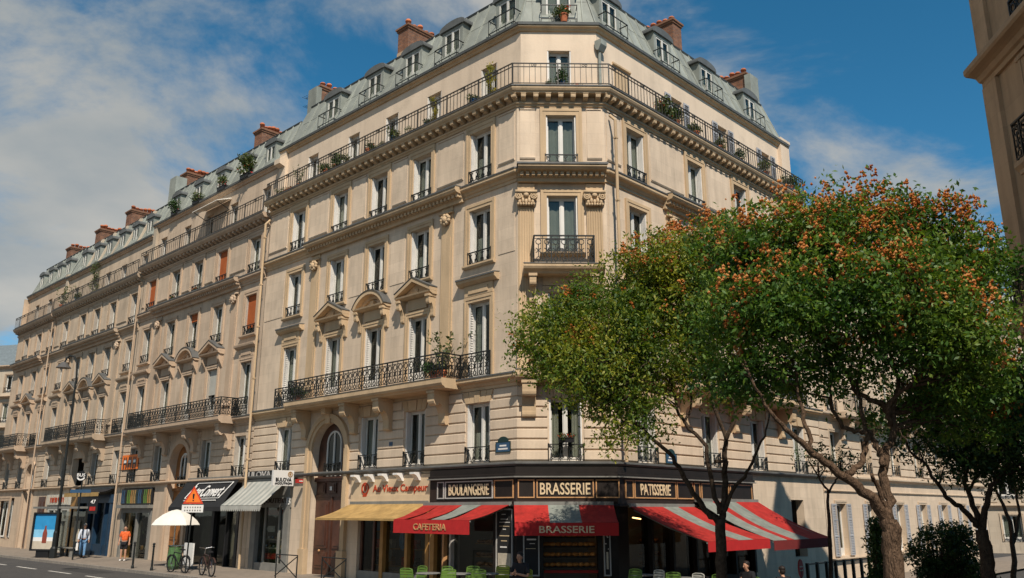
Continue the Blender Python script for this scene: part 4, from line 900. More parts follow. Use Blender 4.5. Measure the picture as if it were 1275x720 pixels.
def simple_building(root, F, xa, xb, z0, floors, zt, cols, ww, st, trim, shutters=None, rails=True, ledges=(), rust=None, seed=2, yb=0):
    random.seed(seed); opens = [(c-ww/2, c+ww/2, a, b) for c in cols for a, b in floors]
    ob('wall', (wall_mesh(xa, xb, z0, zt, opens, .3), st), root, F)
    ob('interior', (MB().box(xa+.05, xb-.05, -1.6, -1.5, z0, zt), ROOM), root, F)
    for z, h, d in ledges: ob('cornice', (MB().px(cornice_prof(z-h, z, d), xa, xb), trim), root, F)
    for c in cols:
        for k, (a, b) in enumerate(floors):
            w_ = window(root, F @ T(c, 0, a), ww, b-a, trim=trim, rail=.5 if rails and not (shutters and k in shutters) else None, surround=(.14, .14, .04), curtain=random.choice([None, 'both', 'half', 'full']), panel=.2)
            if shutters and k in shutters: open_shutters(w_, F @ T(c, 0, a), ww, b-a, SHUTM)
    if rust:
        za, zb, n = rust; ch = (zb-za)/n; cur = xa; sp = []
        for c in sorted(cols): sp.append((cur, c-ww/2-.16)); cur = c+ww/2+.16
        sp.append((cur, xb))
        for a, b in sp:
            for i in range(n):
                if b-a > .2: ob('stone_course', course_mesh(b-a, ch, st), root, F @ T((a+b)/2, 0, za+i*ch))
side = thing('side_street_building', 'low cream house with open grey shutters running along the side street behind the trees', 'building', T(*pt(FR, -14.7, 0, 0)))
c5 = [-16.2, -19.6, -23.2, -26.5, -29.8, -33.1, -36.0]
simple_building(side, FR, -37.6, -14.63, -1.2, [(.5, 2.72), (4.15, 5.9), (6.85, 9.2), (10.1, 12.1)], 13.2, c5, 1.0, S5, S5t, {0}, ledges=[(3.95, .3, .22), (3.3, .12, .08), (6.75, .36, .3), (.42, .12, .2), (13.3, .5, .45)], rust=(4.1, 6.3, 6))
ob('roof', (MB().px([(.1, 13.3), (-3, 14.6), (-6, 14.6), (-6, 13.2)], -37.6, -14.63), ZN), side, FR)
s_ = ob('balcony', (MB().px([(-.02, 6.5), (.7, 6.5), (.8, 6.6), (.8, 6.76), (-.02, 6.78)], -35, -16), S5t), side, FR); ob('railing', (rail_plain(-35, -16, .7, 6.77, .9, .16), IRON), s_, FR)
for x in (-17, -20.5, -24.5, -28, -31.5): ob('console', console_mesh(.3, .6, .9, S5t, 's'), s_, FR @ T(x, .02, 6.44))
# the house closing the side street
Oe = at(1229, 640, 66); Fe = FM(Vector((Oe.x, Oe.y, 0)), Vector((-.93, .37, 0)).normalized(), Vector((-.37, -.93, 0)).normalized())
endb = thing('end_building', 'banded stone house closing the far end of the side street beyond the trees', 'building', T(Oe.x, Oe.y, 0))
simple_building(endb, Fe, -16, 0, -1.5, [(.2, 2.1), (3.3, 5.5), (7, 9.2), (10.4, 12.4), (13.4, 15.2)], 16.5, [-1.6, -4.6, -7.6, -10.6], 1.3, S6, S5t, ledges=[(2.9, .4, .3), (6.5, .4, .3), (16.6, .6, .5)], rust=(3.0, 6.0, 9), seed=4)
ob('flank', (MB().quad((0, 0, -1.5), (0, -12, -1.5), (0, -12, 16.5), (0, 0, 16.5)), S6), endb, Fe)
ob('roof', (MB().px([(.1, 16.6), (-1.2, 19.2), (-6, 19.6), (-6, 16.4)], -16, 0), ZN), endb, Fe)
# the house across the street end on the far left
Of = at(34, 640, 86); Ff = FM(Vector((Of.x, Of.y, 0)), Vector((-.96, .28, 0)).normalized(), Vector((-.28, -.96, 0)).normalized())
farb = thing('far_house', 'cream house with slate roof closing the far end of the left street', 'building', T(Of.x, Of.y, 0))
simple_building(farb, Ff, -3, 14, -.5, [(.3, 3), (4.4, 6.6), (7.8, 10.0), (11.2, 13.2), (14.3, 16.1)], 17.0, [-1.4, 1.6, 4.6, 7.6], 1.3, S6, S4t, ledges=[(3.9, .3, .3), (7.3, .3, .5), (10.7, .3, .6), (13.9, .3, .5), (17.1, .4, .4)], seed=6)
ob('roof', (MB().px([(.1, 17.1), (-2.4, 19.9), (-6, 20.3), (-6, 17)], -3, 14), SLATE), farb, Ff)
chimney(Ff, farb, 1.0, 3.6, -3.2, -4.6, 18, 23.0, 6, 22.4, along='x')
# the shaded house on the right
Ee = Vector((11.397, 18.349, 0)); ph = R_(5.4); KS = 1.22; Ee = Ee*KS; Fs = T(0, 0, CAM_H*(1-KS)) @ FM(Ee, Vector((math.sin(ph), math.cos(ph), 0)), Vector((-math.cos(ph), math.sin(ph), 0))) @ Matrix.Scale(KS, 4)
shade = thing('shaded_building', 'brown shaded stone building with black iron balconies standing beside the trees', 'building', T(Ee.x, Ee.y, 0))
op = [(c-.6, c+.6, a, b) for c in (-2.45, -5.6, -8.8, -12) for a, b in ((6.6, 9.0), (9.75, 11.9), (12.95, 14.7), (3.3, 5.4))]
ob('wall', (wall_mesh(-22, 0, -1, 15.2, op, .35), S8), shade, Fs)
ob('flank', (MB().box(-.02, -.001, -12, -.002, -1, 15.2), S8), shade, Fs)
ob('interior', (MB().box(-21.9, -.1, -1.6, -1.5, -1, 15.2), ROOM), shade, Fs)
ob('roof', (MB().px([(.0, 15.2), (-2.4, 15.7), (-12, 15.8), (-12, 15.1)], -22, 0), ZN), shade, Fs)
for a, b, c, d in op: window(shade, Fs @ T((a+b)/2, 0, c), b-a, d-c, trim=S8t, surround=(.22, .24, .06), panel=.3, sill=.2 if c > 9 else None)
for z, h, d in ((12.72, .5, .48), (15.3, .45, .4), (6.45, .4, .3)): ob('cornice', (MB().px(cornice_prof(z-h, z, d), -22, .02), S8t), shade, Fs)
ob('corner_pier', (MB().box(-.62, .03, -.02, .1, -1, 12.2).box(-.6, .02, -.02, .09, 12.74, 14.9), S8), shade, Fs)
def bal(xa, xb, z, d, h=.9):
    s_ = ob('balcony', (MB().px([(-.02, z-.22), (d*.75, z-.22), (d, z-.1), (d, z), (-.02, z+.01)], xa, xb), S8t), shade, Fs)
    ob('railing', (rail_orn_mb(MB(), xb-xa-.1, h), IRON), s_, Fs @ T(xa+.05, d-.06, z+.01))
    for x in (xa+.05, xb-.05): ob('railing', (rail_orn_mb(MB(), d-.1, h), IRON), s_, Fs @ T(x, .03, z+.01) @ RZ(R_(90)))
    for x in (xa+.3, xb-.3): ob('console', console_mesh(.24, d*.8, .6, S8t, 'q'), s_, Fs @ T(x, .02, z-.27))
bal(-3.35, -1.45, 9.66, .42); bal(-6.5, -4.7, 9.66, .42); bal(-16, -.55, 6.56, .62)
for c in (-2.45, -5.6): ob('railing', (rail_orn_mb(MB(), 1.5, .7), IRON), shade, Fs @ T(c-.75, .1, 12.76))
for c in (-2.45, -5.6, -8.8):
    m = MB(); m.px([(-.02, 12.02), (.1, 12.02), (.1, 12.12), (-.02, 12.12)], c-.9, c+.9); ob('hood', (m, S8t), shade, Fs)

# ------------------------------------------------------------------ shop fronts
def frame_box(m, x0, x1, z0, z1, y0, y1, t): m.box(x0, x0+t, y0, y1, z0, z1); m.box(x1-t, x1, y0, y1, z0, z1); m.box(x0+t, x1-t, y0, y1, z1-t, z1); m.box(x0+t, x1-t, y0, y1, z0, z0+t); return m
bras = thing('brasserie_shopfront', 'dark timber shopfront lettered BOULANGERIE BRASSERIE PATISSERIE wrapping the building corner', 'shopfront', T(PA.x, PA.y, 0))
SEG = ((FL, 0, 4.0, -K8, 0), (FC, -CW, 0, -K8, K8), (FR, -8.15, XR, 0, K8))
for F_, xa, xb, ka, kb in SEG:
    ob('entablature', (MB().px([(-.3, 3.46), (.24, 3.46), (.24, 3.53), (.17, 3.55), (.17, 3.752), (-.3, 3.752)], xa, xb, ka, kb), BLKW), bras, F_)
    ob('ledge', (MB().px([(.1, 3.42), (.3, 3.42), (.3, 3.458), (.1, 3.47)], xa, xb, ka, kb), GREYS), bras, F_)
    ob('fascia', (MB().px([(-.3, 2.62), (.15, 2.62), (.15, 3.418), (-.3, 3.418)], xa, xb, ka, kb), BRNW), bras, F_)
    ob('lower_moulding', (MB().px([(-.3, 2.53), (.25, 2.53), (.27, 2.57), (.22, 2.615), (-.3, 2.615)], xa, xb, ka, kb), BLKW), bras, F_)
    ob('plinth', (MB().px([(-.2, -.9), (.06, -.9), (.06, .22), (-.2, .22)], xa, xb, ka, kb), BLKW), bras, F_)
def sign_panel(F_, x0, x1, fm, txt=None, lm=None, tw=.86):
    o = ob('sign_panel', (frame_box(MB(), x0, x1, 2.80, 3.36, .14, .185, .035).box(x0+.035, x1-.035, .148, .156, 2.835, 3.325), fm), bras, F_)
    ob('panel_board', (MB().box(x0+.036, x1-.036, .15, .162, 2.836, 3.324), BLKW), o, F_)
    if txt: ob('lettering', text_mesh(txt, (x1-x0)*tw, .36, lm, .012), o, TXT(F_, (x0+x1)/2, .17, 3.08))
sign_panel(FL, .93, 3.2, GREYM, 'BOULANGERIE', LETT, .84); sign_panel(FL, 3.26, 3.6, GREYM); sign_panel(FL, .02, .87, GOLD)
sign_panel(FC, -.52, -.0, GOLD); sign_panel(FC, -2.36, -.58, GOLD, 'BRASSERIE', LETT, .88); sign_panel(FC, -3.16, -2.42, GOLD)
sign_panel(FR, -.44, -.02, GOLD); sign_panel(FR, -2.85, -.5, GOLD, 'PATISSERIE', LETT, .72); sign_panel(FR, -3.9, -2.92, GOLD); sign_panel(FR, -4.35, -3.98, GOLD); sign_panel(FR, -6.3, -4.45, GOLD); sign_panel(FR, -8.0, -6.4, GOLD)
def post(F_, x0, x1, mt=BLKW, y=.1, z1=2.53, ka=0, kb=0, par=bras, name='post'): return ob(name, (MB().px([(-.3, .2), (y, .2), (y, z1), (-.3, z1)], x0, x1, ka, kb), mt), par, F_)
post(FL, 0, .2, ka=-K8); post(FC, -.18, 0, kb=K8); post(FC, -CW, -CW+.18, ka=-K8); post(FR, -.2, XR, kb=K8)
post(FL, .86, .98); post(FL, 2.95, 3.03, GREYM); post(FL, 3.3, 3.38, GOLD); post(FL, 3.8, 4.0, OCHRE); post(FC, -.78, -.68); post(FC, -2.6, -2.45)
for x in (-1.5, -2.7, -4.1, -5.4, -6.7, -8.1): post(FR, x-.06, x+.06)
def pane_at(F_, x0, x1, z0, z1, y, par): ob('pane', (MB().box(x0, x1, y-.004, y+.004, z0, z1), SHOPG), par, F_)
for x0, x1 in ((.98, 2.95), (3.03, 3.3), (3.38, 3.8)): pane_at(FL, x0, x1, .22, 2.53, -.06, bras)
for x0, x1 in ((-1.44, -.36), (-2.64, -1.56), (-4.04, -2.76), (-5.34, -4.16), (-6.64, -5.46), (-8.04, -6.76)): pane_at(FR, x0, x1, .22, 2.53, -.06, bras)
def menu_board(F_, x0, x1, papers, seed):
    random.seed(seed); o = ob('menu_board', (frame_box(MB(), x0, x1, .5, 2.48, .1, .14, .04).box(x0+.03, x1-.03, .1, .108, .52, 2.46), GREYM), bras, F_); ob('board', (MB().box(x0+.04, x1-.04, .11, .114, .54, 2.44), CHALK), o, F_)
    z = 2.3; k = 0
    while z > 1.2:
        w = random.uniform(.12, x1-x0-.2); xc = (x0+x1)/2+random.uniform(-.05, .05); hh = random.choice((.03, .045, .07)); ob('chalk_line', (MB().box(xc-w/2, xc+w/2, .114, .118, z, z+hh*.6), WHT if random.random() < .75 else LETT), o, F_); z -= random.uniform(.09, .2)
    for a, b in papers: ob('menu_sheet', (MB().box(x0+.08, x1-.08, .115, .122, a, b), PAPER), o, F_)
menu_board(FL, .1, .82, ((.75, 1.15),), 1); menu_board(FC, -.66, -.16, (), 2); menu_board(FC, -CW+.2, -2.62, ((.7, 1.2), (1.65, 2.3)), 3)
# bread shelves in the corner opening and behind the side windows
def shelf(F_, x0, x1, y, z, seed, n=8, mt=BLKW):
    random.seed(seed); o = ob('bread_shelf', (MB().box(x0, x1, y-.25, y, z-.03, z), mt), bras, F_)
    for i in range(n):
        x = x0+(x1-x0)*(i+.5)/n; l = random.uniform(.07, .15); ob('loaf', cached(('loaf', i % 4), lambda: MB().ball((0, 0, .06), l, .11, .065, 8, 5).mesh('loaf', BREAD, True)), o, F_ @ T(x, y-.12, z) @ RZ(random.uniform(0, 3)))
for k, z in enumerate((.75, 1.05, 1.35, 1.62)): shelf(FC, -2.42, -.82, -.25-.04*k, z, 20+k, 9)
for k, z in enumerate((.7, 1.0, 1.4)): shelf(FL, 1.05, 2.2, -.3, z, 30+k, 6, OCHRE); shelf(FR, -2.6, -1.6, -.35, z, 40+k, 5, OCHRE)
ob('counter_rail', (MB().box(-2.45, -.8, -.1, -.02, .58, .66), RED), bras, FC)
tube = mat('lit_tube', (.9, .6, .3)); tube.node_tree.nodes['Principled BSDF'].inputs['Emission Color'].default_value = (1, .55, .2, 1); tube.node_tree.nodes['Principled BSDF'].inputs['Emission Strength'].default_value = 9
for x in (-1.9, -5.9): ob('lit_tube', (MB().tube([(x-.5, -.6, 2.1), (x+.5, -.6, 2.2)], .022), tube), bras, FR)

camp = thing('outfitter_shopfront', 'cream shopfront with red lettering AU VIEUX CAMPEUR between the carriage door and the brasserie', 'shopfront', T(*pt(FL, 6.4, 0, 0)))
ob('sign_board', (MB().box(4.02, 8.68, -.28, .07, 2.68, 3.66).box(4.02, 8.68, .07, .11, 2.68, 2.78).box(4.02, 8.2, .07, .1, 2.78, 2.96), mat('cream_board', (.60, .46, .30), .6, var=.06, streak=.08)), camp, FL)
ob('lettering', text_mesh('Au Vieux Campeur', 3.1, .33, REDT, .008), camp, TXT(FL, 5.76, .08, 3.17))
m = MB().ring(0, 0, .22, .05, .0, .03, 18); m.ball((.0, .012, .02), .08, .02, .13, 10, 6); m.box(-.12, .12, 0, .03, -.30, -.22); m.ball((.02, .02, .11), .05, .02, .05, 8, 5)
ob('emblem', (m, REDT), camp, FL @ T(7.78, .075, 3.22))
for x in (8.21, 7.36, 6.54, 5.66, 4.72): ob('corbel', cached('vcorb', lambda: MB().px([(0, 0), (.34, 0), (.34, -.07), (.24, -.1), (.14, -.2), (.1, -.27), (0, -.28)], -.12, .12).mesh('corbel', WHT)), camp, FL @ T(x, .05, 3.72))
for x0, x1, mt in ((8.2, 8.62, S1), (6.66, 6.84, OCHRE), (5.28, 5.42, OCHRE), (4.15, 4.32, OCHRE)): ob('post', (MB().box(x0, x1, -.25, .04, -.6, 2.68), mt), camp, FL)
for x0, x1 in ((4.32, 5.28), (5.42, 6.66), (6.84, 8.2)): ob('pane', (MB().box(x0, x1, -.128, -.12, .1, 2.68), SHOPG), camp, FL)
ob('door_frame', (frame_box(MB(), 7.3, 8.15, -.2, 2.4, -.14, -.06, .1), DOORW), camp, FL); ob('plinth', (MB().box(4.15, 8.2, -.2, .0, -.6, .3), GREYS), camp, FL)
random.seed(8)
for x in (4.6, 5.0, 5.8, 6.3, 7.1): ob('display_item', (MB().ball((0, 0, .3), .18, .12, .35, 8, 6), random.choice([REDT, DENIM, LSHIRT, OCHRE, PAPER])), camp, FL @ T(x, -.6, random.uniform(.5, 1.2)))

random.seed(9)
for k in range(3): 
    for x in (4.5, 4.95, 5.7, 6.2, 7.1, 7.7): ob('folded_stock', cached(('stk', (k+int(x*3)) % 6), lambda: MB().box(-.16, .16, -.1, .1, 0, .16).box(-.15, .15, -.1, .1, .17, .3).mesh('folded_stock', [REDT, DENIM, LSHIRT, OCHRE, PAPER, PLQG][(k+int(x*3)) % 6])), camp, FL @ T(x, -.7, .5+k*.6))
    ob('stock_shelf', (MB().box(4.35, 8.1, -.85, -.55, .46+k*.6, .495+k*.6), OCHRE), camp, FL)
bij = thing('jeweller_shopfront', 'grey metal jeweller shopfront with red display trays beside the carriage door', 'shopfront', T(*pt(FL, 14.5, 0, 0)))
for x0, x1 in ((12.95, 13.35), (15.55, 15.95)): ob('pilaster', (MB().box(x0, x1, -.28, .08, -.6, 3.2), GREYS), bij, FL)
ob('fascia', (MB().box(12.9, 16.0, -.28, .06, 2.55, 3.05).box(12.9, 16.0, -.28, .1, 3.05, 3.68), GREYS), bij, FL)
ob('lettering', text_mesh('BIJOUTERIE', 2.2, .26, BRNW, .01), bij, TXT(FL, 14.2, .07, 2.8))
ob('lettering', text_mesh('13', .26, .3, WHT, .012), bij, TXT(FL, 13.02, .09, 2.8))
ob('lettering', text_mesh('BULOVA', 2.2, .3, GREYM, .008), bij, TXT(FL, 15.6, .13, 3.93))
ob('letter_grille', (MB().box(14.4, 16.8, .08, .12, 3.74, 4.1), BLK), bij, FL)
ob('pane', (MB().box(13.35, 15.55, -.13, -.12, .3, 2.55), SHOPG), bij, FL); ob('plinth', (MB().box(13.35, 15.55, -.2, .03, -.6, .3), GREYS), bij, FL)
ob('mullion', (MB().box(13.85, 13.95, -.16, -.06, .3, 2.55).box(15.0, 15.08, -.16, -.06, .3, 2.55), GREYS), bij, FL)
for z, mt in ((.45, RED), (.85, PAPER), (1.2, PAPER), (2.25, RED)): ob('display_tray', (MB().box(13.5, 15.4, -.6, -.25, z, z+(.22 if mt is RED else .06)), mt), bij, FL)
random.seed(5)
for i in range(12): ob('trinket', cached(('trk', i % 3), lambda: MB().ball((0, 0, .05), .05, .05, .06, 6, 4).mesh('trinket', [GOLD, WHT, CHROME][i % 3])), bij, FL @ T(13.6+i*.15, -.35, .91 if i % 2 else 1.26))
ob('arrow_card', (MB().py([(0, 0), (.5, 0), (.66, .12), (.5, .24), (0, .24)], -.2, -.18), WHT), bij, FL @ T(14.4, 0, 1.55))
# projecting watch sign
o = thing('projecting_sign', 'white projecting sign reading BULOVA ACCUTRON with a round copper emblem above the jeweller', 'sign', FL @ T(12.6, .1, 3.4))
ob('sign_box', (MB().box(-.06, .06, .1, 1.05, 0, .62), WHT), o, FL @ T(12.6, .1, 3.4)); ob('bracket', (MB().box(-.02, .02, -.1, .1, .28, .34), IRON), o, FL @ T(12.6, .1, 3.4))
TS = FL @ T(12.53, .1, 3.4) @ Matrix(((0, 0, -1, 0), (-1, 0, 0, 0), (0, 1, 0, 0), (0, 0, 0, 1)))
for s, zz, w, h, mt in (('BULOVA', .25, .72, .14, BLK), ('ACCUTRON', .10, .78, .08, BLK)): ob('lettering', text_mesh(s, w, h, mt, .008), o, TS @ T(-.575, zz, .004))
ob('emblem', (MB().ring(0, 0, .11, .03, 0, .012, 14).ball((0, .004, 0), .05, .008, .05, 8, 4), OCHRE), o, FL @ T(12.535, .38, 3.86) @ RZ(R_(90)))
o = thing('projecting_sign', 'small red box sign with a white stripe beside the carriage door', 'sign', FL @ T(11.95, .16, 3.5)); ob('sign_box', (MB().box(-.05, .05, 0, .3, 0, .16), RED), o, FL @ T(11.95, .16, 3.5)); ob('stripe', (MB().box(-.06, .06, .02, .18, .06, .1), WHT), o, FL @ T(11.95, .16, 3.5))

wine = thing('wine_shopfront', 'black shopfront with tall glass doors under the black InterConvert awning', 'shopfront', T(*pt(FL, 19.6, 0, 0)))
ob('frame', (frame_box(MB(), 17.15, 22.15, -.5, 3.6, -.25, .02, .22).box(19.4, 19.62, -.25, .02, -.4, 2.8).box(18.2, 18.3, -.25, .02, -.4, 2.8).box(17.37, 21.93, -.25, .02, 2.6, 3.4), BLK), wine, FL)
for x0, x1 in ((17.37, 18.2), (18.3, 19.4), (19.62, 21.93)): ob('pane', (MB().box(x0, x1, -.14, -.13, -.2, 2.6), SHOPG), wine, FL)
for x0, x1, z0, z1, mt in ((18.45, 18.75, .3, 2.3, PAPER), (18.9, 19.2, 1.6, 2.2, WHT), (20.0, 21.6, .4, 2.3, GREYS), (17.5, 18.0, .3, 1.1, PAPER)): ob('display_panel', (MB().box(x0, x1, -.6, -.5, z0, z1), mt), wine, FL)
# canopies
def awning(name, label, F_, xa, xb, yt, zt, yb, zb, strips, val, vmat, txt=None, tmat=None, xb2=None, tw=None, scallop=False, sag=.05, th=.2, cat='awning', dx=(0, 0)):
    M = F_ @ T((xa+xb)/2, yt, zt-.3); o = thing(name, label, cat, M)
    n = 6
    for f0, f1, mt in strips:
        m = MB(); top = []; bot = []
        for k in range(n+1):
            t = k/n; y = yt+(yb-yt)*t; z = zt+(zb-zt)*t-sag*math.sin(math.pi*t)
            x0, x1 = xa+(xb-xa)*f0, xa+(xb-xa)*f1; e0, e1 = x0+dx[0]*t*(1-f0), x1+dx[1]*t*f1
            nx = max(2, int(abs(x1-x0)/.16)); top.append([(e0+(e1-e0)*i/nx, y, z+(.012*math.sin((e0+(e1-e0)*i/nx)*5.3+t*2)+.009*math.sin((e0+(e1-e0)*i/nx)*11.7-t*5))*math.sin(math.pi*min(1, t*1.02))) for i in range(nx+1)])
        for k in range(n):
            for i in range(nx): a, b, c, d = top[k][i], top[k][i+1], top[k+1][i], top[k+1][i+1]; m.quad(a, b, d, c); m.quad(*[(p[0], p[1], p[2]-.012) for p in (a, c, d, b)])
        ob('canopy_strip', (m, mt), o, F_)
    e0, e1 = xa+dx[0], xb+dx[1]
    m = MB()
    if scallop:
        k = int((e1-e0)/.17); s = (e1-e0)/k
        for i in range(k): m.py([(e0+i*s, zb-.02), (e0+(i+1)*s, zb-.02), (e0+(i+1)*s, zb-val*.6), (e0+(i+.75)*s, zb-val), (e0+(i+.25)*s, zb-val), (e0+i*s, zb-val*.6)], yb, yb+.01)
    else: m.box(e0, e1, yb, yb+.012, zb-val, zb-.005); m.box(e0, e1, yb+.012, yb+.016, zb-val, zb-val+.02)
    v = ob('valance', (m, vmat), o, F_)
    if txt: ob('lettering', text_mesh(txt, tw, th, tmat, .012), v, TXT(F_, (e0+e1)/2, yb+.02, zb-val*.52))
    m = MB().box(e0, e1, yb-.05, yb-.005, zb-.06, zb-.02); m.box(xa, xb, yt-.1, yt+.02, zt-.03, zt+.09)
    for x, xe in ((xa+.2, e0+.2), (xb-.2, e1-.2)): m.tube([(x, yt, zt-.12), ((x+xe)/2+.1, (yt+yb)/2, (zt+zb)/2-.14), (xe, yb-.03, zb-.05)], .022)
    ob('frame', (m, GREYS), o, F_)
    return o
awning('awning', 'red and grey striped awning lettered CAFETERIA beside the yellow awning', FL, .06, 4.15, .3, 2.60, 1.75, 2.15, [(0, .30, RED), (.30, .52, GREYC), (.52, .80, RED), (.80, 1, RED)], .42, REDL, 'CAFETERIA', GOLD, tw=1.55, th=.2, dx=(.25, -.25))
awning('awning', 'red and grey awning lettered BRASSERIE over the corner entrance', FC, -CW+.1, .12, .3, 2.60, 1.3, 2.08, [(0, .35, RED), (.35, .66, GREYC), (.66, 1, RED)], .37, REDL, 'BRASSERIE', LETT, tw=1.62, th=.2)
awning('awning', 'red and grey awning stretching over the terrace below the PATISSERIE sign', FR, -3.72, -.05, .3, 2.55, 3.0, 1.56, [(0, .28, RED), (.28, .52, GREYC), (.52, 1, RED)], .29, REDL, sag=.09)
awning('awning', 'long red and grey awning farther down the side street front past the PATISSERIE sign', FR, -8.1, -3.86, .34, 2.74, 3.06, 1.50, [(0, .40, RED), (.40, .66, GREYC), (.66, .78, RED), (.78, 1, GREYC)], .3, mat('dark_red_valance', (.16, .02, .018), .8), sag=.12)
awning('awning', 'plain yellow canvas awning below the AU VIEUX CAMPEUR sign', FL, 4.1, 8.66, .1, 2.66, 1.3, 2.16, [(0, .34, YEL), (.34, .67, YEL), (.67, 1, YEL)], .07, YEL, dx=(-.3, .45))
awning('awning', 'pale grey striped awning with scalloped edge over the jeweller', FL, 13.2, 16.5, .1, 3.66, 1.25, 2.64, [(i/16, (i+1)/16, PALD if i % 2 else PALE) for i in range(16)], .24, PALE, scallop=True)
aw = awning('awning', 'black awning lettered InterConvert in white over the wine shop', FL, 17.1, 22.2, .1, 3.86, .95, 2.58, [(0, 1, BLKC)], .18, BLKC, sag=.0)
slope = math.atan2(3.86-2.58, .85)
MS = FL @ T(19.3, .55, 3.23) @ Matrix.Rotation(math.pi/2-slope, 4, 'X') @ Matrix(((-1, 0, 0, 0), (0, 0, 1, 0), (0, 1, 0, 0), (0, 0, 0, 1)))
ob('lettering', text_mesh('InterConvert', 3.05, .62, WHT, .006, .35), aw, MS @ T(0, .06, .03))
m = MB(); P4 = [(-1.75, -.32), (1.55, -.32), (1.95, .52), (-1.4, .52)]
for i in range(4):
    a, b = P4[i], P4[(i+1) % 4]; m.tube([(a[0], a[1], .02), (b[0], b[1], .02)], .025, 4)
m.tube([(-1.7, -.44, .02), (1.4, -.44, .02)], .03, 4); m.tube([(-.9, -.6, .02), (.1, -.6, .02)], .025, 4)
ob('outline', (m, WHT), aw, MS)

shop4 = thing('paint_shopfront', 'grey framed shopfront with a colourful striped sign board behind the man in orange', 'shopfront', T(*pt(FL, 28.2, 0, 0)))
ob('frame', (frame_box(MB(), 26.2, 30.0, -.4, 2.55, -.25, .03, .24).box(27.9, 28.05, -.25, .03, -.3, 2.4).box(26.1, 30.1, -.25, .3, 2.55, 2.72), GREYS), shop4, FL)
for x0, x1 in ((26.4, 27.9), (28.05, 29.8)): ob('pane', (MB().box(x0, x1, -.12, -.11, .1, 2.4), SHOPG), shop4, FL)
random.seed(12); sb = ob('sign_board', (MB().box(26.15, 30.05, -.2, .1, 2.75, 3.55), BLK), shop4, FL); cmix = [YEL, PLQG, PLQ, BLK, GRNC, OCHRE]
for i in range(16): x = 26.25+i*.235; ob('colour_stripe', (MB().py([(x, 2.8), (x+.14, 2.8), (x+.2, 3.15), (x+.15, 3.5), (x+.03, 3.5), (x+.08, 3.15)], .1, .115), cmix[(i*5+i//3) % 6]), sb, FL)
for i in range(26): ob('display_item', cached(('dsp', i % 5), lambda: MB().ball((0, 0, .12), .11, .08, .14, 7, 5).mesh('display_item', [PAPER, BRNW, LF_P, OCHRE, WHT][i % 5])), shop4, FL @ T(random.uniform(26.5, 29.7), -.35, random.choice((.4, .8, 1.2, 1.6, 2.0))))
ob('door_leaf', (MB().box(28.9, 29.75, -.2, -.14, -.2, 2.3), OCHRE), shop4, FL)
shop5 = thing('blue_shopfront', 'deep blue timber shopfront with a central glazed door beside the bus shelter', 'shopfront', T(*pt(FL, 33.8, 0, 0)))
m = MB()
for x in (31.35, 32.1, 33.5, 34.7, 36.1): m.box(x, x+.2, -.25, .1, -.4, 3.0)
m.box(31.3, 36.3, -.25, .06, -.4, .6); m.box(31.3, 36.3, -.25, .14, 2.85, 3.3); ob('frame', (m, BLUEW), shop5, FL)
ob('pane', (MB().box(31.5, 36.1, -.14, -.13, .6, 2.85), SHOPG), shop5, FL)
for i in range(20): ob('display_item', CACHE[('dsp', i % 5)], shop5, FL @ T(random.uniform(31.7, 36), -.3, random.choice((.7, 1.1, 1.5, 1.9, 2.3))))
awning('awning', 'dark rolled awning with an ochre fringe over the blue shopfront', FL, 31.2, 36.4, .1, 3.65, .9, 3.42, [(0, 1, BLKC)], .22, YEL)
shop6 = thing('tan_shopfront', 'tan shopfront with a red lettered board behind the bus shelter poster', 'shopfront', T(*pt(FL, 39.7, 0, 0)))
ob('sign_board', (MB().box(37.8, 41.7, -.2, .14, 2.75, 3.4), PALE), shop6, FL)
for i in range(14): ob('board_slat', (MB().box(37.9+i*.27, 38.0+i*.27, .14, .16, 2.8, 3.35), PAPER), shop6, FL)
random.seed(3)
for i in range(9): ob('lettering', (MB().py([(0, 0), (.07, 0), (.07+random.uniform(-.02, .03), .3), (.01, .3)], 0, .02).box(.0, .2, 0, .02, random.choice((0, .12, .25)), random.choice((.28, .3))), REDT), shop6, FL @ T(38.55+i*.27+(.12 if i > 3 else 0), .165, 2.92))
ob('frame', (frame_box(MB(), 37.9, 41.6, -.4, 2.7, -.25, .03, .26).box(39.1, 39.3, -.2, .03, -.2, 2.6).box(40.3, 40.5, -.2, .03, -.2, 2.6).box(38.1, 41.4, -.2, .02, 1.8, 1.95), PALE), shop6, FL)
ob('pane', (MB().box(38.1, 41.4, -.15, -.14, 0, 2.5), SHOPG), shop6, FL)
ob('tan_panel', (MB().box(36.5, 37.6, .0, .06, -.4, 3.5), OCHRE), third, FL)
ob('side_door', (MB().box(42.3, 43.5, -.05, .04, -.4, 3.3).box(42.4, 42.85, .04, .07, .2, 3.0).box(42.95, 43.4, .04, .07, .2, 3.0), DOORW), third, FL)
w_ = window(fourth, FL @ T(50.6, .0, .6), 2.0, 2.5, trim=S4t, surround=(.3, .3, .05))
# mosaic panel
o = thing('mosaic_panel', 'orange mosaic panel with three small white and black figures on the stone wall', 'mosaic', FL @ T(29.4, .08, 4.62))
ob('field', (MB().box(-1.05, 1.05, 0, .03, 0, .78), ORNG), o, FL @ T(29.4, .08, 4.62))
for k in (-1, 0, 1):
    for px, pz, w, h, mt in ((0, .35, .22, .18, BLK), (0, .4, .15, .1, WHT), (-.16, .12, .06, .2, BLK), (.16, .12, .06, .2, BLK), (-.12, .58, .06, .08, BLK), (.12, .58, .06, .08, BLK)):
        ob('tile_figure', (MB().box(k*.62+px-w, k*.62+px+w, .03, .036 if mt is BLK else .04, pz-h*.5, pz+h), mt), o, FL @ T(29.4, .08, 4.62))
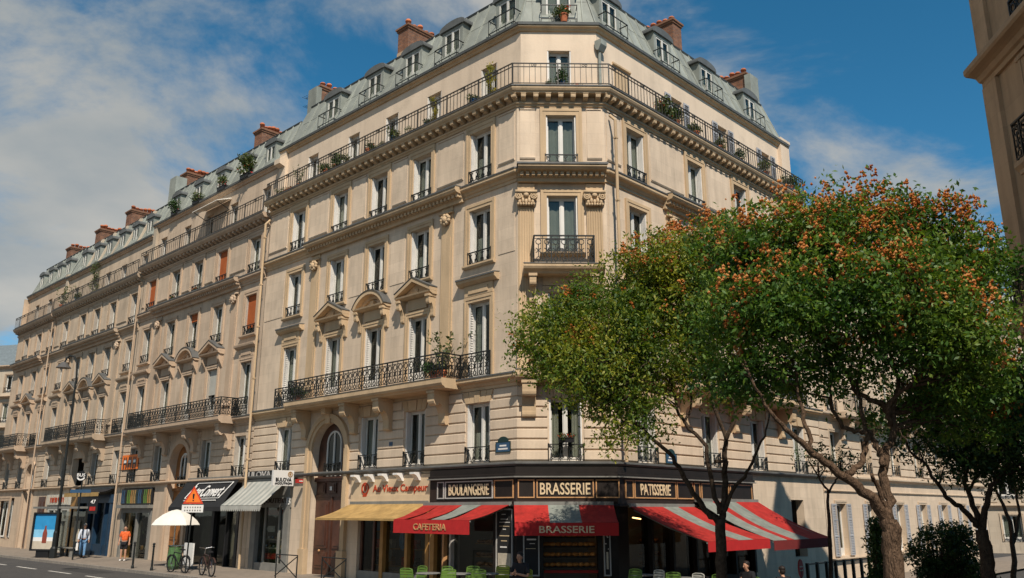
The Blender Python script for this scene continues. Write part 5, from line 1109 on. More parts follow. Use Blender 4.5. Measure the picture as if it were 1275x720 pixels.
# enamel street plates
for F_, x, z, lab in ((FL, .57, 4.24, 'blue enamel street plate with rounded green top left of the corner window'), (FR, -2.8, 3.98, 'blue enamel street plate with rounded green top over the PATISSERIE sign')):
    M = F_ @ T(x, .06, z); o = thing('street_plate', lab, 'sign', M); ob('plate', (MB().box(-.31, .31, 0, .02, 0, .30), PLQ), o, M); ob('rim', (frame_box(MB(), -.33, .33, -.02, .32, 0, .026, .025), PLQG), o, M)
    ob('crest', (MB().py([(.24*math.cos(t), .32+.16*math.sin(t)) for t in [math.pi*i/10 for i in range(11)]], 0, .02), PLQG), o, M)
    for zz, w in ((.19, .3), (.09, .42)): ob('lettering', (MB().box(-w/2, w/2, .02, .024, zz-.025, zz+.025), WHT), o, M)
print('buildings ok', len(bpy.data.objects))

# ------------------------------------------------------------------ foliage helpers
def leaf_mesh(name, P, size, mt, droop=.35, up=.5, aspect=.45):
    n = len(P); P = np.asarray(P, float)
    d = rng.normal(size=(n, 3)); d[:, 2] -= droop; d /= np.linalg.norm(d, axis=1)[:, None]+1e-9
    q = rng.normal(size=(n, 3)); q[:, 2] += up*2; s = np.cross(d, q); s /= np.linalg.norm(s, axis=1)[:, None]+1e-9; u = np.cross(s, d)
    L = (np.asarray(size)*(.7+.6*rng.random(n)))[:, None]; W = L*aspect
    V = np.stack([P, P+d*L*.45+s*W*.5+u*L*.06, P+d*L, P+d*L*.45-s*W*.5+u*L*.06], 1).reshape(-1, 3)
    me = bpy.data.meshes.new(name); me.vertices.add(4*n); me.vertices.foreach_set('co', V.astype('f').ravel())
    me.loops.add(4*n); me.loops.foreach_set('vertex_index', np.arange(4*n, dtype='i')); me.polygons.add(n); me.polygons.foreach_set('loop_start', np.arange(0, 4*n, 4, dtype='i'))
    me.materials.append(mt); me.update(calc_edges=True); me.validate(); return me
def ball_pts(n, c, r, shell=.0):
    v = rng.normal(size=(n, 3)); v /= np.linalg.norm(v, axis=1)[:, None]; rad = (shell**3+(1-shell**3)*rng.random(n))**(1/3); return np.asarray(c)+v*rad[:, None]*np.asarray(r)
def hitF(F, px, py, out):
    r = ray(px, py); O = F @ Vector((0, out, 0)); n = (F.to_3x3() @ Vector((0, 1, 0)))
    k = (O-Vector((0, 0, CAM_H))).dot(n)/r.dot(n); p = Vector((0, 0, CAM_H))+r*k; q = F.inverted() @ p; return q.x, q.z

# ------------------------------------------------------------------ potted plants
def pot_mesh(kind, mt): return cached(('potm', kind, mt.name), lambda: (MB().lathe([(.11, 0), (.16, .26), (.18, .26), (.18, .31), (.14, .31), (.13, .27)], 12) if kind == 'round' else MB().box(-.38, .38, -.11, .11, 0, .2).box(-.40, .40, -.13, .13, .2, .23)).mesh('pot', mt))
FOL = {}
def foliage(kind):
    k = (kind, random.randint(0, 2))
    if k not in FOL:
        if kind == 'bush': P = np.vstack([ball_pts(70, c, .17) for c in ball_pts(6, (0, 0, .38), (.2, .2, .22))]); FOL[k] = leaf_mesh('foliage', P, .1, LF_P)
        if kind == 'tall': P = np.vstack([ball_pts(34, (rng.normal()*.12, rng.normal()*.1, z), .15) for z in np.linspace(.3, 1.9, 13)]); FOL[k] = leaf_mesh('foliage', P, .12, LF_Y)
        if kind == 'spiky':
            P = []
            for a in range(8):
                t = rng.normal(size=2)*.28; P += [(t[0]*z, t[1]*z, z+.25) for z in np.linspace(.05, 1.1, 26)]
            FOL[k] = leaf_mesh('foliage', np.array(P)+rng.normal(size=(len(P), 3))*.03, .13, LF_P, -.6)
        if kind == 'trail': P = np.vstack([ball_pts(45, (x, rng.normal()*.05, .28+rng.normal()*.06), .14) for x in np.linspace(-.4, .4, 6)]); FOL[k] = leaf_mesh('foliage', P, .09, LF_P)
        if kind == 'dark': P = np.vstack([ball_pts(90, c, .22) for c in ball_pts(7, (0, 0, .45), (.3, .2, .3))]); FOL[k] = leaf_mesh('foliage', P, .1, LF_C)
        if kind == 'vine': P = np.vstack([ball_pts(55, (rng.normal()*.16, 0, z), .24) for z in np.linspace(.1, 2.9, 18)]); FOL[k] = leaf_mesh('foliage', P, .13, LF_P)
    return FOL[k]
def plant(F, x, y, z, kind, label, pot=TERRA, shape='round', s=1., flower=0, group=None):
    M = F @ T(x, y, z); o = thing('potted_plant', label, 'plant', M, group)
    s *= .8; ob('pot', pot_mesh(shape, pot), o, M @ Matrix.Scale(min(1, s), 4)); ob('foliage', foliage(kind), o, M @ Matrix.Scale(s, 4) @ RZ(random.uniform(0, 6)))
    if flower:
        P = ball_pts(flower, (0, 0, .42 if shape == 'round' else .3), (.26, .2, .18) if shape == 'round' else (.4, .16, .12), .5); ob('flowers', leaf_mesh('flowers', P, .07, FLR, 0, 1, .9), o, M @ Matrix.Scale(s, 4))
    return o
random.seed(21)
AT1 = 'on the top balcony of the corner building'
for px, py, y, kind, pot, sh, s, fl, lab in (
    (590, 118, .2, 'bush', BLUEP, 'round', 1.1, 0, 'dark leafy plant in a blue pot on the top balcony just left of the corner'), (612, 108, .0, 'tall', TERRA, 'round', 1.0, 0, 'tall yellowing plant against the attic window nearest the corner'),
    (540, 140, .1, 'tall', TERRA, 'round', .8, 0, 'straggling yellow-green climber in the second attic window from the corner'), (531, 150, .18, 'dark', BLUEP, 'round', .8, 0, 'low dark shrub in a blue tub before the second attic window'),
    (516, 158, .18, 'trail', OCHRE, 'box', 1.0, 0, 'trailing greenery in a brown trough '+AT1), (491, 165, .18, 'bush', BLUEP, 'round', 1.3, 0, 'round green bush in a blue pot before the third attic window'),
    (472, 178, .18, 'trail', BLK, 'box', 1.0, 0, 'greenery in a black trough hung on the top balcony rail'), (460, 184, .18, 'bush', TERRA, 'round', 1.2, 14, 'bush with a few red blooms beside the third attic window'),
    (428, 198, .18, 'bush', WHT, 'round', 1.4, 0, 'large pale-potted bush between the third and fourth attic windows'), (418, 203, .18, 'dark', TERRA, 'round', 1.2, 0, 'large dark bush before the fourth attic window'),
    (406, 208, .18, 'bush', TERRA, 'round', 1.3, 0, 'spreading green bush past the fourth attic window'), (372, 226, .18, 'spiky', TERRA, 'round', .9, 0, 'spiky plant before the fifth attic window of the corner building'),
    (360, 232, .18, 'trail', TERRA, 'box', 1.1, 0, 'terracotta trough of greenery at the end of the corner balcony'), (347, 240, .18, 'trail', RED, 'box', 1., 0, 'red window box hung on the balcony end beside the drain pipe')):
    x, z = hitF(FL, px, py, y); plant(FL, x, y, 16.77, kind, lab, pot, sh, s, fl)
for u, kind, pot, s, lab in ((1.08, 'bush', BLK, .6, 'small plant in a dark pot left of the corner attic window'), (1.55, 'dark', BLUEP, 1.0, 'dark plant in a glossy blue pot before the corner attic window'), (2.1, 'trail', TERRA, .5, 'low terracotta bowl of greenery right of the corner attic window')):
    plant(FC, -u, .2, 16.77, kind, lab, pot, 'round', s)
plant(FC, -1.72, -.2, 19.62, 'bush', 'flowering bush on the ledge of the corner dormer', TERRA, 'round', 1.5, 26)
for px, py, kind, pot, sh, s, fl, lab in ((826, 140, 'bush', BLK, 'box', 2.0, 22, 'tall orange-flowered planting in a black basket on the right balcony'), (842, 148, 'dark', TERRA, 'round', 1.2, 0, 'dark bush beside the flower basket on the right balcony'),
    (866, 162, 'bush', TERRA, 'round', 1.5, 0, 'round green bush past the first grey attic shutters'), (897, 180, 'bush', TERRA, 'round', 1.2, 0, 'pale bush before the second shuttered attic window'), (921, 192, 'dark', TERRA, 'round', 1.0, 0, 'drooping dark plant past the second shuttered attic window'),
    (953, 210, 'bush', TERRA, 'round', 1.6, 0, 'leafy bush before the third shuttered attic window'), (983, 226, 'bush', TERRA, 'round', 1.9, 0, 'big bush filling the end of the right balcony')):
    x, z = hitF(FR, px, py, .2); plant(FR, x, .18, 16.77, kind, lab, pot, sh, s, fl)
plant(FL, 3.1, .5, 6.78, 'spiky', 'tall spiky plant at the near end of the ornate balcony', TERRA, 'round', 1.5); plant(FL, 3.5, .55, 6.78, 'dark', 'dark bush at the near end of the ornate second-floor balcony', TERRA, 'round', 1.3)
plant(FL, 12.1, .55, 6.78, 'dark', 'dark bush at the far end of the ornate second-floor balcony', TERRA, 'round', 1.2)
plant(FC, -1.53, .1, 4.5, 'trail', 'orange flower box on the rail of the corner window over the BRASSERIE sign', BLK, 'box', .8, 40)
for px, py, kind, s, fl, lab in ((306, 198, 'bush', 2.4, 10, 'big overgrown planter on the attic ledge of the weathered stone building'), (276, 228, 'bush', 1.5, 24, 'red-flowered planter on the attic ledge of the weathered stone building'), (245, 242, 'bush', 1.5, 6, 'yellow-green planter on the attic ledge of the weathered stone building'), (218, 258, 'dark', 1.5, 8, 'dark planter on the attic ledge farthest from the corner building')):
    x, z = hitF(FL, px, py, -.1); plant(FL, x, -.16, 19.02, kind, lab, BLK, 'box', s, fl)
for i, lab in ((2, 'red geraniums on the sill of a fourth-floor window beside the rust blind'), (3, 'red geraniums on the sill of a middle fourth-floor window')): plant(FL, c2[i], .12, 13.6, 'trail', lab, BLK, 'box', .8, 50)
x, z = hitF(FL, 118, 340, .0); plant(FL, x, .0, 16.03, 'vine', 'climbing vine covering the attic balcony wall of the plain grey-cream building', TERRA, 'round', 1.)
x, z = hitF(FL, 97, 365, .2); plant(FL, x, .2, 16.03, 'bush', 'green bush in a bright blue tub on the far attic balcony', mat('bright_blue', (.02, .2, .5), .4), 'round', 1.4)
x, z = hitF(FL, 78, 372, .2); plant(FL, x, .2, 16.03, 'spiky', 'dark bare climber at the end of the far attic balcony', TERRA, 'round', 1.5)

# ------------------------------------------------------------------ trees
def tree(name, label, limbs, crowns, base, leaf, bark, seed, nclump, lsize, per, pods=0, group='flowering street trees'):
    global rng
    rng = np.random.default_rng(seed); random.seed(seed)
    o = thing(name, label, 'tree', T(base.x, base.y, gz(base.x, base.y)-.1), group)
    m = MB(); skel = []
    for P, r0, r1 in limbs:
        pts = [at(*p) for p in P]; Q = []                 # smooth and wobble
        for i in range(len(pts)-1):
            for k in range(4):
                q = pts[i].lerp(pts[i+1], k/4)
                if i+k: q = q+Vector(rng.normal(size=3))*.018
                Q.append(q)
        Q.append(pts[-1]); n = len(Q); m.tube(Q, [r0+(r1-r0)*(i/(n-1)) for i in range(n)], 9); skel += [(q, r0+(r1-r0)*i/(n-1)) for i, q in enumerate(Q) if i > n*.35]
    C = []; 
    for (px, py, Y, rx, ry) in crowns:
        c = at(px, py, Y); k = Y/1050.*1.02; R3 = np.array([rx*k, rx*k*.95, ry*k]); n = max(4, int(nclump*(rx*ry)/4000.))
        v = ball_pts(n, (0, 0, 0), 1., .5); v[:, 2] = np.where(v[:, 2] < -.3, v[:, 2]*.7, v[:, 2]); C += [(np.array(c)+v[i]*R3, v[i]) for i in range(n)]
    S = np.array([tuple(q) for q, r in skel]); tw = MB(); leaves = []; podp = []; allz = np.array([c[0][2] for c in C]); zlo, zhi = allz.min(), allz.max()
    for c, v in C:
        d = np.linalg.norm(S-c, axis=1)+np.maximum(0, S[:, 2]-c[2])*.8; j = int(d.argmin()); q, r = skel[j]; e = Vector(c)
        mid = q.lerp(e, .5)+Vector((rng.normal()*.12, rng.normal()*.12, .18)); tw.tube([q, q.lerp(mid, .55), mid, e], [min(r*.7, .03), .02, .014, .006], 5)
        rr = rng.uniform(.30, .66); k = int(per*(.7+.6*rng.random())*(rr/.36)**2)
        cen = ball_pts(max(4, k//7), (0, 0, 0), 1., .55); cen[:, 2] = np.where(cen[:, 2] < 0, cen[:, 2]*.45, cen[:, 2]*.75); cen = c+cen*rr      # domed tufts: sprays on the upper and outer side
        for s_ in cen:
            out = (s_-c)/(np.linalg.norm(s_-c)+1e-6); dirv = out*.8+rng.normal(size=3)*.4; dirv[2] -= .35; t = np.linspace(0, .30, 7)[:, None]; sd = np.cross(dirv, (0, 0, 1.)); sd /= np.linalg.norm(sd)+1e-6
            leaves.append(s_+dirv*t+sd*np.array([0, .06, -.06, .07, -.07, .05, 0])[:, None]+rng.normal(size=(7, 3))*.018)
        if pods and v[2] > -.15 and rng.random() < pods*(.12+.88*((c[2]-zlo)/(zhi-zlo))**1.4)*1.5:
            for b in range(rng.integers(1, 8)):
                top = ball_pts(1, c+np.array((0, 0, .1)), rr*.9, .7)[0]; top[2] = max(top[2], c[2]); h = rng.uniform(.15, .38); nn = int(rng.integers(8, 26)); tz = rng.random(nn)
                podp.append(np.stack([top[0]+rng.normal(size=nn)*.12*(1.2-tz), top[1]+rng.normal(size=nn)*.12*(1.2-tz), top[2]+tz*h-.06], 1))
    ob('trunk', (m, bark, True), o); tk = ob('twigs', (tw, bark, True), o); tk['kind'] = 'stuff'
    cr_ = ob('crown', leaf_mesh('crown', np.vstack(leaves), lsize, leaf), o); cr_['kind'] = 'stuff'
    if podp:
        P = np.vstack(podp); n = len(P); oc = np.array([(1, 0, 0), (-1, 0, 0), (0, 1, 0), (0, -1, 0), (0, 0, 1.4), (0, 0, -1)], float)*.028; V = (P[:, None, :]+oc[None]*(.7+.6*rng.random((n, 1, 1)))).reshape(-1, 3)
        f0 = np.array([(0, 2, 4), (2, 1, 4), (1, 3, 4), (3, 0, 4), (2, 0, 5), (1, 2, 5), (3, 1, 5), (0, 3, 5)]); Fc = (np.arange(n)[:, None, None]*6+f0[None]).reshape(-1, 3)
        me = bpy.data.meshes.new('seed_pods'); me.from_pydata(V.tolist(), [], Fc.tolist()); me.materials.append(POD); pd = ob('seed_pods', me, o); pd['kind'] = 'stuff'; print('pods', n)
    print(name, 'leaves', sum(len(l) for l in leaves), 'clumps', len(C)); return o
YA, YB, YC = 20., 15.3, 21.
def dl(P, Y, dY): n = len(P)-1; return [(x, y, Y+dY*(i/n)) for i, (x, y) in enumerate(P)]
limA = [(dl([(901, 775), (900, 720), (898, 680), (897, 647)], YA, 0), .135, .115), (dl([(897, 652), (882, 640), (864, 614), (849, 589), (833, 564), (806, 540), (787, 521), (770, 495), (745, 470)], YA, -.8), .075, .018),
        (dl([(898, 650), (902, 622), (902, 576), (904, 546), (891, 515), (884, 480), (870, 440)], YA, .5), .085, .02), (dl([(896, 640), (886, 600), (879, 555), (852, 527), (842, 506), (835, 470), (815, 430), (800, 390)], YA, .9), .06, .016),
        (dl([(900, 640), (912, 610), (931, 589), (943, 561), (953, 537), (960, 500)], YA, -.6), .05, .015), (dl([(904, 548), (915, 520), (912, 480), (920, 450)], YA, -.3), .05, .015), (dl([(890, 575), (905, 575), (900, 590)], YA, .1), .04, .03),
        (dl([(852, 527), (862, 505), (858, 470), (866, 430)], YA+.4, .6), .035, .012), (dl([(806, 540), (780, 530), (755, 500), (725, 480), (700, 450)], YA-.4, .6), .03, .01)]
crA = [(868, 312, 20.4, 52, 36), (815, 335, 20.4, 44, 34), (790, 490, 20.2, 50, 34), (860, 480, 20.8, 46, 26), (720, 440, 20.6, 60, 50), (840, 390, 21, 60, 50), (705, 430, 19.6, 52, 48), (750, 410, 20.2, 60, 60), (735, 475, 19.4, 58, 38), (775, 525, 19.4, 40, 26), (800, 365, 20.4, 62, 48), (845, 330, 20.6, 55, 45), (820, 425, 19.8, 65, 55), (872, 375, 20.4, 52, 60), (870, 440, 20.8, 52, 34), (695, 395, 20.3, 40, 28), (770, 455, 20.4, 55, 45), (905, 330, 20.6, 48, 50)]
baseA = at(900, 760, YA)
tree('street_tree', 'slim light-green tree before the corner shopfront with yellowing leaves on its left side', limA, crA, baseA, LF_A, BARKD, 31, 40, .105, 92, pods=.3)
limB = [(dl([(1116, 790), (1113, 740), (1111, 700), (1109, 665), (1106, 645)], YB, 0), .185, .155), (dl([(1106, 650), (1092, 628), (1069, 606), (1042, 587), (1011, 564), (985, 540), (960, 515), (935, 470)], YB, -.8), .11, .02),
        (dl([(1107, 648), (1105, 615), (1100, 592), (1103, 562), (1111, 545), (1111, 517), (1097, 503), (1067, 489), (1055, 464), (1030, 444), (1010, 400)], YB, .7), .095, .02), (dl([(1108, 530), (1105, 505), (1122, 486), (1136, 478), (1150, 440), (1160, 400)], YB+.3, -.8), .05, .016),
        (dl([(1100, 580), (1094, 561), (1083, 539), (1064, 536), (1050, 533), (1036, 511), (1033, 483), (1036, 455), (1025, 420)], YB, .9), .06, .018), (dl([(1055, 590), (1075, 575), (1080, 545), (1070, 500), (1068, 470), (1078, 430)], YB-.2, .9), .06, .018),
        (dl([(1011, 564), (1005, 530), (995, 500), (990, 460), (975, 420)], YB-.5, .5), .045, .014), (dl([(1111, 520), (1118, 470), (1105, 430), (1100, 380)], YB+.3, .2), .045, .014), (dl([(1106, 640), (1090, 600), (1085, 590)], YB, -.2), .05, .03)]
crB = [(x, y, Y-1.7, a, b) for x, y, Y, a, b in ((955, 305, 17.2, 58, 46), (1010, 285, 17, 58, 42), (1070, 282, 17.3, 60, 42), (1130, 290, 17, 55, 42), (1180, 320, 17.2, 52, 48), (1212, 365, 17, 32, 44), (960, 380, 16.6, 62, 48), (1030, 365, 16.3, 66, 55), (1105, 370, 16.2, 66, 55), (1170, 400, 16.4, 60, 52), (1215, 430, 17, 48, 42), (950, 440, 17, 52, 34), (1010, 445, 17.4, 42, 26), (1120, 440, 16.6, 58, 32), (1190, 470, 17, 55, 34), (930, 345, 17.6, 40, 46), (1060, 425, 17.6, 40, 24), (1210, 335, 17.6, 34, 34), (905, 400, 17.4, 44, 44), (965, 478, 17.4, 46, 22), (1035, 470, 17.8, 44, 20), (1090, 460, 17.9, 40, 18), (1150, 505, 17.6, 44, 22), (1215, 520, 17.8, 40, 30), (1245, 340, 17.8, 16, 20), (915, 470, 17.6, 40, 26), (1212, 470, 17.2, 36, 38), (1085, 330, 17.4, 80, 50), (1000, 335, 17.6, 60, 50), (1170, 355, 17.8, 50, 50))]
tree('street_tree', 'large dark-green tree with clusters of orange seed pods over its whole crown', limB, crB, at(1113, 740, YB), LF_B, BARK, 33, 31, .105, 98, pods=.9)
limC = [(dl([(1233, 780), (1230, 730), (1228, 690), (1222, 660)], YC, 0), .18, .14), (dl([(1222, 662), (1211, 647), (1195, 629), (1180, 622), (1169, 604), (1153, 580), (1133, 562), (1120, 535)], YC, -.6), .075, .02), (dl([(1222, 660), (1215, 638), (1204, 609), (1200, 582), (1182, 560), (1169, 540)], YC, .6), .08, .02),
        (dl([(1223, 660), (1227, 633), (1233, 611), (1247, 591), (1262, 564), (1270, 530)], YC, -.5), .085, .025), (dl([(1200, 590), (1215, 560), (1225, 530), (1230, 500)], YC+.3, .3), .05, .015), (dl([(1204, 612), (1218, 590), (1240, 570), (1250, 530)], YC+.2, .5), .04, .015)]
crC = [(1200, 500, 21, 55, 36), (1250, 480, 20.6, 45, 44), (1250, 540, 20.6, 46, 40), (1180, 540, 21.3, 40, 24), (1280, 510, 21, 40, 50), (1225, 560, 21, 38, 24), (1150, 510, 21.6, 34, 24), (1300, 570, 21, 36, 40), (1190, 575, 21, 30, 18), (1255, 590, 21, 34, 20), (1165, 480, 21.6, 40, 34), (1120, 520, 21.6, 26, 16), (1140, 560, 21.4, 24, 14)]
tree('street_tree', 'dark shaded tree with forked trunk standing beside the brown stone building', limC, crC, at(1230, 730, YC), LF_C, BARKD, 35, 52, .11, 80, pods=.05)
# a slender young tree by the low house and the small tree behind the dark one
tree('sapling', 'slender leafless-stemmed sapling before the low shuttered house', [(dl([(1036, 760), (1034, 690), (1032, 640), (1030, 610), (1020, 595)], 30, 0), .08, .03), (dl([(1031, 615), (1040, 600), (1046, 590)], 30, .3), .04, .02)], [(1025, 575, 30, 26, 16), (1050, 570, 30, 22, 14)], at(1034, 720, 30), LF_C, BARKD, 36, 60, .12, 40, group='young trees')
tree('sapling', 'thin crooked young tree before the banded stone house at the street end', [(dl([(1264, 770), (1262, 700), (1258, 650), (1240, 610), (1235, 585)], 34, 0), .12, .03), (dl([(1260, 680), (1270, 640), (1262, 600), (1275, 580)], 34, .3), .07, .02)], [(1240, 580, 34, 26, 20), (1270, 600, 34, 26, 24)], at(1262, 730, 34), LF_C, BARKD, 37, 60, .13, 40, group='young trees')
# shrub and ivy-clad post
def shrub(name, label, cen, Y, n, leaf, seed, stem=True):
    global rng
    rng = np.random.default_rng(seed); c0 = at(cen[0][0], 730, Y); M = T(c0.x, c0.y, gz(c0.x, c0.y)-.1); o = thing(name, label, 'shrub', M); L = []; tw = MB(); k = Y/1050.
    for px, py, rx, ry in cen:
        c = at(px, py, Y)
        for q in ball_pts(int(n*rx*ry/900), tuple(c), (rx*k, rx*k, ry*k), .4): L.append(ball_pts(60, q, .22)); tw.tube([c0-Vector((0, 0, .4)), Vector(q).lerp(c0, .5)+Vector((0, 0, .1)), Vector(q)], [.03, .015, .006], 4)
    t_ = ob('stems', (tw, BARKD), o); t_['kind'] = 'stuff'; f_ = ob('foliage', leaf_mesh('foliage', np.vstack(L), .1, leaf), o); f_['kind'] = 'stuff'
shrub('shrub', 'dense dark evergreen shrub standing between the two larger trunks', [(1170, 685, 30, 30), (1200, 695, 26, 28), (1150, 705, 18, 24), (1185, 665, 22, 16), (1215, 720, 24, 20)], 26, 60, LF_C, 41)
shrub('ivy_post', 'dark ivy-clad stump beside the trunk of the orange-podded tree', [(1092, 690, 7, 38), (1091, 735, 8, 30), (1093, 660, 5, 14)], 24, 130, LF_C, 43)
print('plants ok', len(bpy.data.objects))

# ------------------------------------------------------------------ street furniture
def onF(px, out, py=690): return hitF(FL, px, py, out)[0]
u0 = onF(66, 2.7); M = FL @ T(u0, 2.7, -.03)
o = thing('street_lamp', 'tall dark street lamp with a drooping arm and shaded head beside the bus shelter', 'street lamp', M)
ob('base', (MB().lathe([(.2, 0), (.18, .5), (.12, .6), (.115, 1.3), (.085, 1.4)], 12), IRON), o, M); ob('pole', (MB().tube([(0, 0, 1.3), (0, 0, 5), (0, 0, 9.9)], [.085, .075, .055], 10), IRON), o, M)
ob('arm', (MB().tube([(0, 0, 9.8), (.02, .05, 10.5), (.12, .2, 10.85), (.28, .38, 10.9), (.4, .5, 10.75), (.45, .56, 10.55)], [.06, .055, .05, .05, .05, .05], 8), IRON), o, M)
ob('lamp_head', (MB().lathe([(.05, .35), (.14, .3), (.34, .08), (.40, 0), (.33, 0), (.1, .02)], 14), mat('lamp_shade', (.09, .085, .08), .5)), o, M @ T(.47, .58, 10.2))
M = FL @ T(onF(91, 2.6), 2.6, -.03)
o = thing('bus_sign', 'bus stop pole with a round dark BUS sign beside the street lamp', 'sign', M)
ob('pole', (MB().tube([(0, 0, 0), (0, 0, 4.5)], .04, 8), IRON), o, M); d_ = ob('disc', (MB().py([(.26*math.cos(t), .26*math.sin(t)) for t in [math.pi*i/10 for i in range(20)]], -.03, .03), BLK), o, M @ T(0, .08, 4.2) @ RZ(R_(55)))
ob('lettering', text_mesh('BUS', .40, .17, WHT, .014), d_, M @ T(0, .08, 4.2) @ RZ(R_(55)) @ T(0, .035, .06) @ Matrix(((-1, 0, 0, 0), (0, 0, 1, 0), (0, 1, 0, 0), (0, 0, 0, 1)))); ob('route_plate', (MB().box(-.5, .5, .05, .08, 3.35, 3.52), PLQ), o, M @ RZ(R_(55)))
ob('route_box', (MB().box(-.22, .22, .05, .15, 2.3, 3.1), BLK), o, M @ RZ(R_(55)) @ T(-.7, 0, 0)); ob('route_number', (MB().box(-.14, .14, .16, .17, 2.45, 2.65), RED), o, M @ RZ(R_(55)) @ T(-.7, 0, 0))
ob('white_band', (MB().arc(0, 0, .15, .22, math.pi*1.12, math.pi*1.88, .03, .036, 8), WHT), d_, M @ T(0, .08, 4.2) @ RZ(R_(55))); ob('lettering', text_mesh('47', .24, .2, WHT, .01), d_, M @ RZ(R_(55)) @ T(-.7, .17, 2.9) @ Matrix(((-1, 0, 0, 0), (0, 0, 1, 0), (0, 1, 0, 0), (0, 0, 0, 1))))
# bus shelter
us = onF(70, 2.0); Ms = FL @ T(us, 2.0, -.02); o = thing('bus_shelter', 'glass bus shelter with a thin roof and a lit poster panel at its end', 'bus shelter', Ms)
ob('roof', (MB().box(-2.0, 2.4, -.75, .75, 2.55, 2.66), GREYS), o, Ms)
for x in (-1.9, .3, 2.3): ob('post', (MB().box(x-.05, x+.05, -.7, -.6, 0, 2.55), IRON), o, Ms)
for x0, x1 in ((-1.85, .25), (.35, 2.25)): ob('pane', (MB().box(x0, x1, -.66, -.65, .25, 2.4), SHOPG), o, Ms)
ob('bench', (MB().box(-1.5, .2, -.5, -.1, .45, .5).box(-1.4, -1.3, -.4, -.2, 0, .45).box(0, .1, -.4, -.2, 0, .45), GREYS), o, Ms); ob('map_panel', (MB().box(-1.2, -.5, -.62, -.58, .8, 1.9), PAPER), o, Ms)
pp = at(53, 690, 47.5); Mp = FM(Vector((pp.x, pp.y, -.02)), Vector((-.97, .24, 0)).normalized(), Vector((-.24, -.97, 0)).normalized())
o = thing('poster_panel', 'poster panel showing a brown bottle on a beach under blue sky', 'poster', Mp)
ob('case', (frame_box(MB(), -.82, .82, .35, 2.35, -.1, .1, .09).box(-.4, .4, -.06, .06, 0, .35).box(-.74, .74, -.06, .0, .43, 2.27), BLK), o, Mp)
for z0, z1, mt in ((.44, .85, SAND), (.85, 1.05, WHT), (1.05, 1.45, SKYP2), (1.45, 2.26, SKYP)): ob('poster', (MB().box(-.73, .73, .01, .02, z0, z1), mt), o, Mp)
ob('bottle_print', (MB().py([(-.14, .75), (.14, .75), (.15, 1.25), (.09, 1.42), (.05, 1.5), (.05, 1.65), (-.05, 1.65), (-.05, 1.5), (-.09, 1.42), (-.15, 1.25)], .02, .028), BOTT), o, Mp)
# bollards
for px in (165, 189):
    M = FL @ T(onF(px, 3.15, 706), 3.15, -.03); o = thing('bollard', 'slim dark iron bollard with a ball top on the kerb', 'bollard', M, 'bollards along the kerb'); ob('shaft', (MB().lathe([(.07, 0), (.06, .1), (.045, .15), (.04, .95), (.055, .96), (.055, 1.0), (.03, 1.02)], 10), IRON), o, M); ob('ball', (MB().ball((0, 0, 1.07), .06, .06, .06), IRON), o, M)
# parasol, green sack holder, white board
ux = onF(214, 1.5, 700); M = FL @ T(ux, 1.5, 0); o = thing('parasol', 'round white parasol opened before the oak carriage door', 'parasol', M)
ob('pole', (MB().tube([(0, 0, 0), (0, 0, 2.4)], .03, 8), WHT), o, M); ob('foot', (MB().lathe([(.3, 0), (.28, .08), (.05, .12)], 12), GREYS), o, M)
m = MB().lathe([(1.10, 1.80), (.95, 2.0), (.62, 2.25), (.25, 2.42), (.02, 2.47), (.01, 2.45), (.25, 2.40), (.62, 2.23), (.95, 1.98), (1.09, 1.78)], 8); ob('canopy', (m, CREAMC), o, M)
for k in range(8): a = k*math.pi/4; ob('rib', (MB().tube([(.03*math.cos(a), .03*math.sin(a), 2.40), (1.07*math.cos(a), 1.07*math.sin(a), 1.77)], .01, 4), WHT), o, M)
M = FL @ T(onF(216, 2.3, 705), 2.3, -.02); o = thing('sack_holder', 'green waste sack on a hoop stand under the white parasol', 'litter bin', M)
ob('hoop', (MB().tube([(.28*math.cos(t), .28*math.sin(t), .98) for t in [i*math.pi/6 for i in range(13)]], .02, 6).tube([(.3, 0, 0), (.3, 0, 1.0)], .03, 6), PLQG), o, M); ob('sack', (MB().lathe([(.18, .02), (.27, .15), (.3, .5), (.26, .9), (.28, .98)], 12), mat('green_sack', (.07, .14, .05), .4, var=.3, scale=8)), o, M)
M = FL @ T(onF(234, 1.6, 700), 1.6, 0); o = thing('white_panel', 'blank white standing panel beside the wine shop', 'board', M); ob('board', (MB().box(-.42, .42, -.03, .03, .1, 1.05), WHT), o, M); ob('foot', (MB().box(-.45, -.35, -.25, .25, 0, .1).box(.35, .45, -.25, .25, 0, .1), GREYS), o, M)
# warning sign
M = FL @ T(onF(233, 2.9, 708), 2.9, -.03) @ RZ(R_(55)); o = thing('warning_sign', 'orange triangular warning sign with exclamation mark and white plate on a leaning pole', 'sign', M)
ob('pole', (MB().tube([(.06, 0, 0), (0, 0, 3.5)], .03, 8), IRON), o, M)
tr_ = lambda s, z0: [(-s, z0), (s, z0), (0, z0+s*1.78)]
ob('triangle', (MB().py(tr_(.40, 2.72), .03, .05), mat('sign_red', (.55, .05, .02), .5)), o, M); ob('field', (MB().py(tr_(.30, 2.78), .05, .058), ORNG), o, M); ob('exclamation_mark', (MB().py([(-.025, 2.92), (.025, 2.92), (.04, 3.12), (-.04, 3.12)], .058, .064).box(-.028, .028, .058, .064, 2.83, 2.88), BLK), o, M)
p_ = ob('plate', (MB().box(-.42, .42, .03, .05, 2.38, 2.68), WHT), o, M)
random.seed(6)
for z in (2.58, 2.46):
    for k in range(7): ob('print_mark', (MB().box(-.03, .03*random.uniform(.4, 1), .05, .054, z-.03, z+.03), GREYS), p_, M @ T(-.3+k*.1, 0, 0))
